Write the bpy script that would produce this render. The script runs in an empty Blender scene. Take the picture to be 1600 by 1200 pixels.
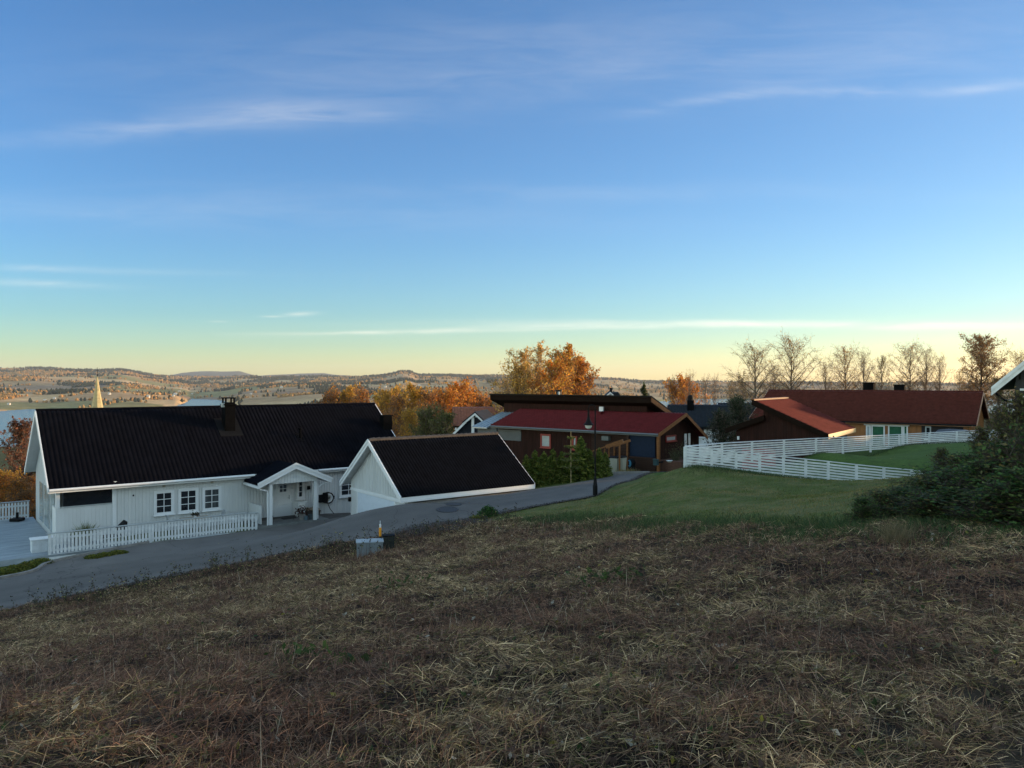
import bpy, math, random
import numpy as np
from mathutils import Vector, Matrix

# ------------------------------------------------------------------ camera, world, sun, exposure
HOR = 596.0          # row of the horizon in the 1600x1200 photograph
FP = 1200.0          # focal length in photo pixels
scene = bpy.context.scene
cam_d = bpy.data.cameras.new('camera'); cam = bpy.data.objects.new('camera', cam_d)
scene.collection.objects.link(cam); scene.camera = cam
cam.location = (0, 0, 0); cam.rotation_euler = (math.radians(90), 0, 0)
cam_d.sensor_width = 36; cam_d.lens = 36 * FP / 1600; cam_d.shift_y = (HOR - 600) / 1600
cam_d.clip_start = 0.1; cam_d.clip_end = 60000
scene.view_settings.view_transform = 'Standard'; scene.view_settings.look = 'None'
scene.view_settings.gamma = 1; scene.view_settings.exposure = 1.12
scene.render.resolution_x = 1024; scene.render.resolution_y = 768

SUN_EL = 6.0; SUN_AZ = 68.0      # degrees above the horizon; degrees to the right of the view direction
se, sa = math.radians(SUN_EL), math.radians(SUN_AZ)
sun_dir = Vector((math.sin(sa) * math.cos(se), math.cos(sa) * math.cos(se), math.sin(se)))
sd = bpy.data.lights.new('sun', 'SUN'); sd.energy = 3.8; sd.angle = math.radians(0.6); sd.color = (1.0, 0.66, 0.36)
sun = bpy.data.objects.new('sun', sd); scene.collection.objects.link(sun)
sun.rotation_euler = sun_dir.to_track_quat('Z', 'Y').to_euler(); sun.location = (60, 20, 40)

world = bpy.data.worlds.new('World'); scene.world = world; world.use_nodes = True
wt = world.node_tree; wt.nodes.clear()
def wn(t, **k):
    n = wt.nodes.new(t)
    for a, b in k.items(): setattr(n, a, b)
    return n
def wm(op, a, b=None, c=None, clamp=False):
    n = wn('ShaderNodeMath', operation=op, use_clamp=clamp)
    for i, s in enumerate((a, b, c)):
        if s is None: continue
        if isinstance(s, (int, float)): n.inputs[i].default_value = s
        else: wt.links.new(s, n.inputs[i])
    return n.outputs[0]
sky = wn('ShaderNodeTexSky', sky_type='NISHITA', sun_disc=False, sun_elevation=se, sun_rotation=sa, altitude=200,
         air_density=1.0, dust_density=0.3, ozone_density=2.0)
tc = wn('ShaderNodeTexCoord'); sep = wn('ShaderNodeSeparateXYZ'); wt.links.new(tc.outputs['Generated'], sep.inputs[0])
yy = wm('MAXIMUM', sep.outputs[1], 0.05)
cp = wm('DIVIDE', sep.outputs[0], yy); cq = wm('DIVIDE', sep.outputs[2], yy)   # where on a far vertical plane the direction points
comb = wn('ShaderNodeCombineXYZ'); wt.links.new(wm('MULTIPLY', cp, 5.0), comb.inputs[0]); wt.links.new(wm('MULTIPLY', cq, 34.0), comb.inputs[1])
ns = wn('ShaderNodeTexNoise'); ns.inputs['Scale'].default_value = 1.0; ns.inputs['Detail'].default_value = 6; ns.inputs['Roughness'].default_value = 0.62
ns.inputs['Distortion'].default_value = 0.6
wt.links.new(comb.outputs[0], ns.inputs['Vector'])
comb2 = wn('ShaderNodeCombineXYZ'); wt.links.new(wm('MULTIPLY', cp, 3.2), comb2.inputs[0]); wt.links.new(wm('MULTIPLY', cq, 5.0), comb2.inputs[1])
ns2 = wn('ShaderNodeTexNoise'); ns2.inputs['Scale'].default_value = 1.0; ns2.inputs['Detail'].default_value = 4
wt.links.new(comb2.outputs[0], ns2.inputs['Vector'])
nfac = wm('MULTIPLY_ADD', ns.outputs[0], 3.0, -1.0, clamp=True)
warp = wm('MULTIPLY_ADD', ns2.outputs[0], 0.05, -0.025)
total = None
for (cx, cy, L, W, slope, amp) in [
        (450, 178, 165, 22, -0.02, .15), (200, 206, 260, 15, -0.05, .12), (590, 183, 70, 6, 0.03, .16), (1110, 157, 95, 9, -0.16, .17),
        (1330, 145, 130, 8, -0.02, .18), (1560, 134, 90, 8, -0.12, .14), (900, 512, 330, 5, -0.02, .42), (1380, 508.5, 480, 5.5, 0.005, .55),
        (60, 443, 110, 5, 0.02, .20), (472, 489, 22, 3, -.06, .5), (425, 494, 16, 1.5, 0, .3), (340, 502, 14, 1.5, 0, .25), (560, 519, 150, 2.5, -0.01, .3),
        (1000, 90, 800, 70, -0.03, .09), (300, 330, 600, 26, 0.02, .07), (900, 300, 500, 14, 0.01, .05), (80, 420, 260, 5, 0.02, .14)]:
    p0, q0 = (cx - 800) / FP, (HOR - cy) / FP
    dp = wm('SUBTRACT', cp, p0)
    dq = wm('SUBTRACT', wm('SUBTRACT', wm('ADD', cq, wm('MULTIPLY', warp, min(1.0, W / 12.0) * 0.7)), q0), wm('MULTIPLY', dp, -slope))
    e = wm('ADD', wm('POWER', wm('ABSOLUTE', wm('MULTIPLY', dp, FP / L)), 2.0), wm('POWER', wm('ABSOLUTE', wm('MULTIPLY', dq, FP / W)), 2.0))
    g = wm('MULTIPLY', wm('POWER', 2.718, wm('MULTIPLY', e, -1.0)), amp)
    total = g if total is None else wm('ADD', total, g)
front = wm('GREATER_THAN', sep.outputs[1], 0.06)
cov = wm('MULTIPLY', wm('MULTIPLY', total, wm('MULTIPLY_ADD', nfac, 0.85, 0.15)), front, clamp=True)
tint = wn('ShaderNodeMix', data_type='RGBA', blend_type='MULTIPLY'); tint.inputs[0].default_value = 1
side = wn('ShaderNodeMix', data_type='RGBA'); side.inputs[6].default_value = (.78, 1.12, 1.50, 1); side.inputs[7].default_value = (.80, .95, 1.12, 1)
wt.links.new(wm('MULTIPLY_ADD', sep.outputs[0], .9, .5, clamp=True), side.inputs[0])     # white balance: cooler away from the sun
fill_tint = wn('ShaderNodeMix', data_type='RGBA'); fill_tint.inputs[7].default_value = (3.1, 2.45, 1.95, 1)     # added warm brightening of the unseen sky behind and above, lifts the ground
grade = wn('ShaderNodeValToRGB'); wt.links.new(wm('MULTIPLY', cq, 5.0, clamp=True), grade.inputs[0])     # paler, warmer air low down
els = grade.color_ramp.elements
for k_, (ps_, c_) in enumerate([(0.0, (1.12, .95, .74)), (1.0, (.62, .70, .78)), (.10, (1.05, .90, .73)), (.235, (.84, .81, .75)), (.45, (.67, .73, .74))]):
    e_ = els[k_] if k_ < 2 else els.new(ps_)
    if k_ >= 2 or True: e_.color = (*c_, 1)
gm = wn('ShaderNodeMix', data_type='RGBA', blend_type='MULTIPLY'); gm.inputs[0].default_value = 1; wt.links.new(side.outputs[2], gm.inputs[6]); wt.links.new(grade.outputs[0], gm.inputs[7])
wt.links.new(gm.outputs[2], fill_tint.inputs[6]); wt.links.new(wm('MULTIPLY_ADD', sep.outputs[1], -2.6, 1.75, clamp=True), fill_tint.inputs[0])
wt.links.new(sky.outputs[0], tint.inputs[6]); wt.links.new(fill_tint.outputs[2], tint.inputs[7])
mix = wn('ShaderNodeMix', data_type='RGBA'); wt.links.new(cov, mix.inputs[0]); wt.links.new(tint.outputs[2], mix.inputs[6])
CLOUD = (4.9, 4.5, 3.8, 1); mix.inputs[7].default_value = CLOUD
bg = wn('ShaderNodeBackground'); bg.inputs[1].default_value = 0.14; wt.links.new(mix.outputs[2], bg.inputs[0])
wo = wn('ShaderNodeOutputWorld'); wt.links.new(bg.outputs[0], wo.inputs[0])

# ------------------------------------------------------------------ helpers
rnd = random.Random(7); rng = np.random.default_rng(7)
COL = scene.collection
def at(u, v, Y): return Vector(((u - 800) / FP * Y, Y, -(v - HOR) / FP * Y))

def new_mat(name):
    m = bpy.data.materials.new(name); m.use_nodes = True
    return m, m.node_tree, m.node_tree.nodes['Principled BSDF']
def mat(name, col, rough=0.7, var=0.15, scale=3.0, metal=0.0, spec=0.4, bump=0.0, bscale=30.0, stretch=(1, 1, 1), col2=None, detail=5):
    """principled with noise-driven colour variation and fine bump, in object space"""
    m, t, p = new_mat(name); L = t.links.new
    tcx = t.nodes.new('ShaderNodeTexCoord'); mp = t.nodes.new('ShaderNodeMapping'); mp.inputs['Scale'].default_value = stretch
    L(tcx.outputs['Object'], mp.inputs[0])
    n = t.nodes.new('ShaderNodeTexNoise'); n.inputs['Scale'].default_value = scale; n.inputs['Detail'].default_value = detail; n.inputs['Roughness'].default_value = .65
    L(mp.outputs[0], n.inputs['Vector'])
    r = t.nodes.new('ShaderNodeValToRGB'); L(n.outputs[0], r.inputs[0])
    c1 = tuple(max(0, c * (1 - var)) for c in col); c2 = col2 or tuple(min(1, c * (1 + var)) for c in col)
    r.color_ramp.elements[0].position = .32; r.color_ramp.elements[1].position = .68
    r.color_ramp.elements[0].color = (*c1, 1); r.color_ramp.elements[1].color = (*c2, 1)
    L(r.outputs[0], p.inputs['Base Color'])
    p.inputs['Roughness'].default_value = rough; p.inputs['Metallic'].default_value = metal; p.inputs['Specular IOR Level'].default_value = spec
    if bump:
        n2 = t.nodes.new('ShaderNodeTexNoise'); n2.inputs['Scale'].default_value = bscale; n2.inputs['Detail'].default_value = 4; L(mp.outputs[0], n2.inputs['Vector'])
        b = t.nodes.new('ShaderNodeBump'); b.inputs['Strength'].default_value = bump; b.inputs['Distance'].default_value = 0.02
        L(n2.outputs[0], b.inputs['Height']); L(b.outputs[0], p.inputs['Normal'])
    return m
def attr_mat(name, rough=0.8, translucent=0.0, noise=None, bump=0.0, spec=0.2):
    m, t, p = new_mat(name); L = t.links.new
    a = t.nodes.new('ShaderNodeAttribute'); a.attribute_name = 'Col'
    out = a.outputs['Color']
    if noise:
        tcx = t.nodes.new('ShaderNodeTexCoord')
        for (s, amt) in noise:
            n = t.nodes.new('ShaderNodeTexNoise'); n.inputs['Scale'].default_value = s; n.inputs['Detail'].default_value = 6; n.inputs['Roughness'].default_value = .7
            L(tcx.outputs['Object'], n.inputs['Vector'])
            mr = t.nodes.new('ShaderNodeMapRange'); mr.inputs[1].default_value = .3; mr.inputs[2].default_value = .7; mr.inputs[3].default_value = 1 - amt; mr.inputs[4].default_value = 1 + amt
            L(n.outputs[0], mr.inputs[0])
            mx = t.nodes.new('ShaderNodeVectorMath'); mx.operation = 'SCALE'; L(out, mx.inputs[0]); L(mr.outputs[0], mx.inputs['Scale']); out = mx.outputs[0]
            if bump:
                b = t.nodes.new('ShaderNodeBump'); b.inputs['Strength'].default_value = bump; b.inputs['Distance'].default_value = .6 / s; L(n.outputs[0], b.inputs['Height']); L(b.outputs[0], p.inputs['Normal'])
    L(out, p.inputs['Base Color']); p.inputs['Roughness'].default_value = rough; p.inputs['Specular IOR Level'].default_value = spec
    if translucent:
        tr = t.nodes.new('ShaderNodeBsdfTranslucent'); L(out, tr.inputs[0]); ms = t.nodes.new('ShaderNodeMixShader'); ms.inputs[0].default_value = translucent
        o = t.nodes['Material Output']; L(p.outputs[0], ms.inputs[1]); L(tr.outputs[0], ms.inputs[2]); L(ms.outputs[0], o.inputs[0])
    return m

def tag(o, label=None, cat=None, group=None, kind=None):
    if label: o['label'] = label
    if cat: o['category'] = cat
    if group: o['group'] = group
    if kind: o['kind'] = kind
    return o
def empty(name, loc, rz=0, label=None, cat=None, group=None):
    o = bpy.data.objects.new(name, None); COL.objects.link(o); o.location = loc; o.rotation_euler = (0, 0, rz); o.empty_display_size = .3
    return tag(o, label, cat, group)
def copy_tree(o, parent=None):
    c = o.copy(); COL.objects.link(c); c.parent = parent
    for ch in list(o.children): copy_tree(ch, c)
    return c
def mesh_obj(name, V, F, material, parent=None, cols=None, smooth=False):
    """V (n,3) array, F (m,k) int array of equal-sided faces, or a list of such arrays"""
    if not isinstance(F, list): F = [F]
    me = bpy.data.meshes.new(name); V = np.asarray(V, dtype=np.float32)
    me.vertices.add(len(V)); me.vertices.foreach_set('co', V.ravel())
    nl = sum(f.size for f in F); nf = sum(len(f) for f in F)
    me.loops.add(nl); me.loops.foreach_set('vertex_index', np.concatenate([f.ravel() for f in F]).astype(np.int32))
    tot = np.concatenate([np.full(len(f), f.shape[1]) for f in F]); st = np.concatenate([[0], np.cumsum(tot)[:-1]])
    me.polygons.add(nf); me.polygons.foreach_set('loop_start', st.astype(np.int32)); me.polygons.foreach_set('loop_total', tot.astype(np.int32))
    if smooth: me.polygons.foreach_set('use_smooth', np.ones(nf, dtype=bool))
    me.update(calc_edges=True)
    if cols is not None:
        ca = me.color_attributes.new('Col', 'FLOAT_COLOR', 'POINT'); c4 = np.ones((len(V), 4), dtype=np.float32); c4[:, :3] = cols
        ca.data.foreach_set('color', c4.ravel())
    me.materials.append(material)
    o = bpy.data.objects.new(name, me); COL.objects.link(o); o.parent = parent
    return o

class MB:
    def __init__(s): s.v = []; s.f = []
    def box(s, x0, x1, y0, y1, z0, z1):
        b = len(s.v); s.v += [(x, y, z) for z in (z0, z1) for y in (y0, y1) for x in (x0, x1)]
        s.f += [tuple(b + i for i in q) for q in ((0, 2, 3, 1), (4, 5, 7, 6), (0, 1, 5, 4), (2, 6, 7, 3), (0, 4, 6, 2), (1, 3, 7, 5))]
        return s
    def hexa(s, P):   # eight corners: bottom four (ccw), top four
        b = len(s.v); s.v += [tuple(p) for p in P]
        s.f += [tuple(b + i for i in q) for q in ((3, 2, 1, 0), (4, 5, 6, 7), (0, 1, 5, 4), (1, 2, 6, 5), (2, 3, 7, 6), (3, 0, 4, 7))]
        return s
    def poly(s, pts): b = len(s.v); s.v += [tuple(p) for p in pts]; s.f.append(tuple(range(b, b + len(pts)))); return s
    def prism(s, pts, dv):   # polygon swept along a vector
        b = len(s.v); n = len(pts); dv = Vector(dv); s.v += [tuple(p) for p in pts] + [tuple(Vector(p) + dv) for p in pts]
        s.f.append(tuple(range(b, b + n))[::-1]); s.f.append(tuple(range(b + n, b + 2 * n)))
        for i in range(n): j = (i + 1) % n; s.f.append((b + i, b + j, b + n + j, b + n + i))
        return s
    def beam(s, p0, p1, w, h, up=(0, 0, 1)):   # rectangular bar; w across, h along up
        p0, p1 = Vector(p0), Vector(p1); d = (p1 - p0).normalized(); up = Vector(up)
        if abs(d.dot(up)) > .99: up = Vector((0, 1, 0))
        x = d.cross(up).normalized(); z = x.cross(d)
        P = [p + x * a * w / 2 + z * b * h / 2 for p in (p0, p1) for a, b in ((-1, -1), (1, -1), (1, 1), (-1, 1))]
        return s.hexa([P[0], P[4], P[5], P[1], P[3], P[7], P[6], P[2]])
    def tube(s, p0, p1, r0, r1=None, n=8, cap=True):
        r1 = r0 if r1 is None else r1; p0, p1 = Vector(p0), Vector(p1); d = (p1 - p0).normalized()
        x = d.orthogonal().normalized(); y = d.cross(x); b = len(s.v)
        for p, r in ((p0, r0), (p1, r1)):
            for i in range(n): a = 2 * math.pi * i / n; s.v.append(tuple(p + (x * math.cos(a) + y * math.sin(a)) * r))
        for i in range(n): j = (i + 1) % n; s.f.append((b + i, b + j, b + n + j, b + n + i))
        if cap: s.f.append(tuple(range(b, b + n))[::-1]); s.f.append(tuple(range(b + n, b + 2 * n)))
        return s
    def path(s, pts, r, n=8):
        for i in range(len(pts) - 1): s.tube(pts[i], pts[i + 1], r if not isinstance(r, (list, tuple)) else r[i], r if not isinstance(r, (list, tuple)) else r[i + 1], n)
        return s
    def lathe(s, prof, c=(0, 0, 0), n=16):  # profile of (r, z)
        b = len(s.v)
        for r, z in prof:
            for i in range(n): a = 2 * math.pi * i / n; s.v.append((c[0] + r * math.cos(a), c[1] + r * math.sin(a), c[2] + z))
        for k in range(len(prof) - 1):
            for i in range(n): j = (i + 1) % n; s.f.append((b + k * n + i, b + k * n + j, b + (k + 1) * n + j, b + (k + 1) * n + i))
        s.f.append(tuple(range(b, b + n))[::-1]); s.f.append(tuple(range(b + (len(prof) - 1) * n, b + len(prof) * n)))
        return s
    def build(s, name, material, parent=None, bevel=0.0, loc=None, rz=0, label=None):
        me = bpy.data.meshes.new(name); me.from_pydata(s.v, [], s.f); me.update(); me.materials.append(material)
        o = bpy.data.objects.new(name, me); COL.objects.link(o); o.parent = parent
        if loc is not None: o.location = loc
        o.rotation_euler = (0, 0, rz)
        if bevel: md = o.modifiers.new('bevel', 'BEVEL'); md.width = bevel; md.segments = 2; md.limit_method = 'ANGLE'
        if label: o['label'] = label
        return o

def vnoise(x, y, seed=0):
    """smooth value noise on arrays"""
    x = np.asarray(x, float); y = np.asarray(y, float); xi = np.floor(x).astype(int); yi = np.floor(y).astype(int); fx = x - xi; fy = y - yi
    fx = fx * fx * (3 - 2 * fx); fy = fy * fy * (3 - 2 * fy)
    def h(i, j):
        n = (i * 374761393 + j * 668265263 + seed * 974634777) & 0x7fffffff; n = ((n ^ (n >> 13)) * 1274126177) & 0x7fffffff
        return ((n ^ (n >> 16)) & 0xffff) / 65535.0
    return (h(xi, yi) * (1 - fx) + h(xi + 1, yi) * fx) * (1 - fy) + (h(xi, yi + 1) * (1 - fx) + h(xi + 1, yi + 1) * fx) * fy
def fbm(x, y, seed=0, o=4):
    s = 0; a = .5
    for k in range(o): s = s + a * vnoise(x * 2 ** k, y * 2 ** k, seed + k); a *= .5
    return s / (1 - .5 ** o)
def sstep(a, b, x): t = np.clip((np.asarray(x, float) - a) / (b - a), 0, 1); return t * t * (3 - 2 * t)
def in_poly(x, y, P):
    x = np.asarray(x, float); y = np.asarray(y, float); r = np.zeros(x.shape, bool); n = len(P)
    for i in range(n):
        x1, y1 = P[i][:2]; x2, y2 = P[(i + 1) % n][:2]
        if y1 == y2: continue
        c = ((y1 > y) != (y2 > y)) & (x < (x2 - x1) * (y - y1) / (y2 - y1) + x1); r ^= c
    return r

# ------------------------------------------------------------------ terrain height
NEAR = [(-23.5, 20.6, -8.1)] + [tuple(at(*p)) for p in [(0, 955, 25.1), (150, 925, 26.8), (270, 900, 28.2), (400, 876, 28.9), (490, 858, 29.1), (600, 840, 29.3),
        (740, 812, 31.1), (830, 793, 33.2), (930, 775, 35.5), (985, 752, 40.0), (1012, 740.5, 43.6), (1040, 738, 46.0)]]
def _al(lx, ly, z): return (-20.5 + .788 * lx - .615 * ly, 34 + .615 * lx + .788 * ly, z)
FAR = [(-27, 24.6, -8.2)] + [tuple(at(*p)) for p in [(0, 906, 29.4), (80, 881, 32.0)]] + [_al(1.6, -1.95, -7.5), _al(5.5, -1.72, -7.42), _al(9.3, -1.8, -7.33), _al(13.3, -1.85, -7.22), _al(13.0, -2.6, -7.3)] + [tuple(at(*p)) for p in [(626, 789.5, 34.25), (836, 764.8, 38.7), (905, 754, 41.0), (960, 743, 45.0), (1000, 737.5, 49.3)]]
ctrl = list(NEAR) + list(FAR)
ctrl += [tuple(at(*p)) for p in [(500, 1200, 3.2), (800, 1200, 3.2), (1100, 1200, 3.15), (1600, 1200, 3.0), (0, 1200, 3.3), (300, 1000, 9.0), (0, 1050, 8.2),
        (600, 1000, 7.4), (700, 900, 16.0), (950, 815, 24), (1060, 822, 18), (1180, 828, 15), (1300, 832, 13), (1400, 835, 11.5), (1000, 900, 11), (1300, 920, 8.4), (1580, 880, 8.6),
        (1060, 775, 26), (1072, 730, 34), (1180, 742, 34.5), (1300, 756, 34.5), (1381, 764, 35), (1425, 768, 35), (1300, 778, 20), (1300, 773, 25), (1350, 766, 25), (1400, 755, 25), (1425, 765, 18), (730, 778.5, 36.2), (1560, 820, 12),
        (1450, 741, 25), (1275, 709, 43), (1405, 697, 50), (1495, 692, 55), (1545, 690, 57), (1400, 716, 42), (1500, 712, 40), (1560, 735, 20), (1480, 752, 31), (1640, 700, 22),
        (585, 866, 26.4), (850, 803, 31), (1000, 765, 33), (930, 795, 28)]]
ctrl += [(0, 0, -1.6), (-8, 0, -2.3), (8, 0, -1.4), (0, -10, -.6), (-20, 0, -4.2), (20, 0, -.6), (-35, 12, -8), (25, 12, -1.4), (30, 25, -2.2), (-34, 30, -8.8), (-30, 45, -9.2), (-22, 50, -8.8),
        (-10, 52, -8.2), (-5, 46, -7.6), (-7.4, 38.6, -7.55), (-8.6, 39.8, -7.5), (-6.4, 36.4, -7.2), (-6.9, 34.75, -6.1), (-5, 38, -7.2), (0, 43, -6.2), (3, 50, -6.2), (12, 50, -5.9), (16, 53, -5.8), (0, 62, -7.0), (20, 62, -5.6), (40, 62, -5.2),
        (-14, 62, -9.5), (22, 47, -4.6), (16, 44, -4.8), (45, 45, -3.2), (-40, 62, -11.5), (60, 62, -3)]
for (lx, ly, lz) in [(0, 2, -7.4), (5, 1, -7.25), (10, 1, -7.15), (-6, 2, -7.9), (5, -1.4, -7.35)]:
    ctrl.append((-20.5 + .788 * lx - .615 * ly, 34 + .615 * lx + .788 * ly, lz))
CP = np.array(ctrl)
def _phi(r2): return np.sqrt(r2 + 0.8)
_d2 = ((CP[:, None, :2] - CP[None, :, :2]) ** 2).sum(-1); _n = len(CP)
_A = np.zeros((_n + 3, _n + 3)); _A[:_n, :_n] = _phi(_d2) + np.eye(_n) * -.02; _A[:_n, _n] = 1; _A[:_n, _n + 1:] = CP[:, :2]; _A[_n, :_n] = 1; _A[_n + 1:, :_n] = CP[:, :2].T
_W = np.linalg.solve(_A, np.concatenate([CP[:, 2], [0, 0, 0]]))
def h_near(x, y):
    x = np.asarray(x, float); sh = x.shape; x = x.ravel(); y = np.asarray(y, float).ravel(); out = np.zeros(len(x))
    for i in range(0, len(x), 20000):
        xs, ys = x[i:i + 20000], y[i:i + 20000]
        out[i:i + 20000] = _phi((xs[:, None] - CP[None, :, 0]) ** 2 + (ys[:, None] - CP[None, :, 1]) ** 2) @ _W[:_n] + _W[_n] + _W[_n + 1] * xs + _W[_n + 2] * ys
    return out.reshape(sh)
LAKE = -75.0
def h_macro(x, y):
    z = np.interp(y, [-200, -20, 0, 30, 62, 80, 110, 160, 300, 600, 850, 1000, 1e6], [12, 1, -1.4, -5, -7.2, -9, -13, -19, -34, -58, -73, -80, -80])
    z = z - np.clip((-x - 20) * .09, 0, 9) * sstep(20, 60, y) * (1 - sstep(500, 900, y)) + np.clip((x - 14) * .16, 0, 6.5) * sstep(60, 90, y) * (1 - sstep(140, 400, y)) + np.clip((x - 25) * .05, 0, 4) * (1 - sstep(62, 90, y))
    return z
def h_all(x, y):
    x = np.asarray(x, float); y = np.asarray(y, float)
    w = sstep(62, 76, y) + sstep(38, 60, -x) + sstep(45, 65, x) + sstep(8, 22, -y); w = np.clip(w, 0, 1)
    z = h_near(x, y) * (1 - w) + h_macro(x, y) * w
    # added unseen ridge off to the right, crest shaped to shade street, lawn and roofs
    p = x * math.sin(sa) + y * math.cos(sa); q = -x * math.cos(sa) + y * math.sin(sa)
    shadow_crest = np.interp(q, [-60, -30, 30, 33, 35, 36.5, 40.0, 40.4, 43.6, 44.4, 48, 51], [4, 8.6, 8.6, 7.6, 2.6, 2.6, 2.5, 4.4, 4.4, 6.4, 6.4, 3])
    shadow_crest = np.where((q > 51) | (q < -60), -1e4, shadow_crest)
    z = np.maximum(z, shadow_crest - .035 * (p - 96) ** 2)
    return z

near_xy = [p[:2] for p in NEAR]; far_xy = [p[:2] for p in FAR]
ROAD = near_xy + far_xy[::-1]
LAWN_EDGE = [at(*p)[:2] for p in [(745, 815, 30.6), (800, 806, 29.6), (860, 808, 27), (950, 815, 23.5), (1060, 822, 18), (1180, 828, 15), (1300, 832, 13), (1400, 825, 12.5), (1500, 820, 11.5), (1640, 860, 10)]]
LAWN = LAWN_EDGE + [(40, 12), (60, 40), (60, 60), (22, 52), (14, 50)] + [p for p in near_xy[::-1]][:5]
FIELD = [(-24, -8), (40, -8), (40, 12)] + LAWN_EDGE[::-1] + near_xy[::-1][6:]

def build_ground():
    xs = np.arange(-75, 110.01, .4); ys = np.concatenate([np.arange(-30, -6, 1.0), np.arange(-6, 60, .3), np.arange(60, 150, 1.2)])
    xs = np.concatenate([np.arange(-75, -30, 1.5), np.arange(-30, 34, .3), np.arange(34, 125, 1.5)])
    X, Y = np.meshgrid(xs, ys); Z = h_all(X, Y)
    road = in_poly(X, Y, ROAD); lawn = in_poly(X, Y, LAWN); field = in_poly(X, Y, FIELD) & ~lawn
    near = (Y < 62)
    Z = Z + (fbm(X * .9, Y * .9, 3) - .5) * np.where(field, .22, .05) + (fbm(X * 3.6, Y * 3.6, 5, 3) - .5) * np.where(field, .17, .02)
    Z = Z - np.where(road, .10, 0)
    # soft lowering around the road so that the asphalt lies on top
    n = fbm(X * .35, Y * .35, 11); n2 = fbm(X * 2.3, Y * 2.3, 21)
    c = np.zeros(X.shape + (3,)); brown = np.array([.020, .014, .011]); straw = np.array([.115, .09, .06]); grass = np.array([.078, .10, .026]); dry = np.array([.13, .125, .055])
    c[:] = grass * .8
    t = sstep(.42, .6, n)[..., None]; cf = brown * (1 - t * .5) + straw * .35 * t
    tl = (sstep(.40, .62, n2 * .6 + .4 * fbm(X * .5, Y * .5, 8)) * .7)[..., None]; cl = grass * (1 - tl) + dry * tl
    upl = (Y > 35) & (X > 8); cl = np.where(upl[..., None], np.array([.058, .10, .020]) * (0.8 + .4 * n2[..., None]), cl)
    c = np.where(field[..., None], cf, c); c = np.where(lawn[..., None], cl, c)
    al = (X + 20.5) * .788 + (Y - 34) * .615; be = -(X + 20.5) * .615 + (Y - 34) * .788
    c = np.where(((al > 8.5) & (al < 19) & (be < 2) & (be > -10) & (X < -3))[..., None], np.array([.095, .09, .085]) * (.7 + .6 * n2[..., None]), c)
    # wooded slope down to the lake: leaf litter
    c = np.where((Y > 66)[..., None], np.array([.10, .075, .035]) * (.6 + .8 * n[..., None]), c)
    ny, nx = X.shape; idx = np.arange(nx * ny).reshape(ny, nx)
    F = np.stack([idx[:-1, :-1], idx[:-1, 1:], idx[1:, 1:], idx[1:, :-1]], -1).reshape(-1, 4)
    V = np.stack([X, Y, Z], -1).reshape(-1, 3)
    m = attr_mat('earth_and_grass', .95, noise=[(1.3, .25), (9, .35), (40, .3)], bump=.35, spec=.1)
    tag(mesh_obj('ground', V, F, m, cols=c.reshape(-1, 3), smooth=True), kind='structure')

def hz(x, y): return float(h_all(np.array([x]), np.array([y]))[0])

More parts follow.
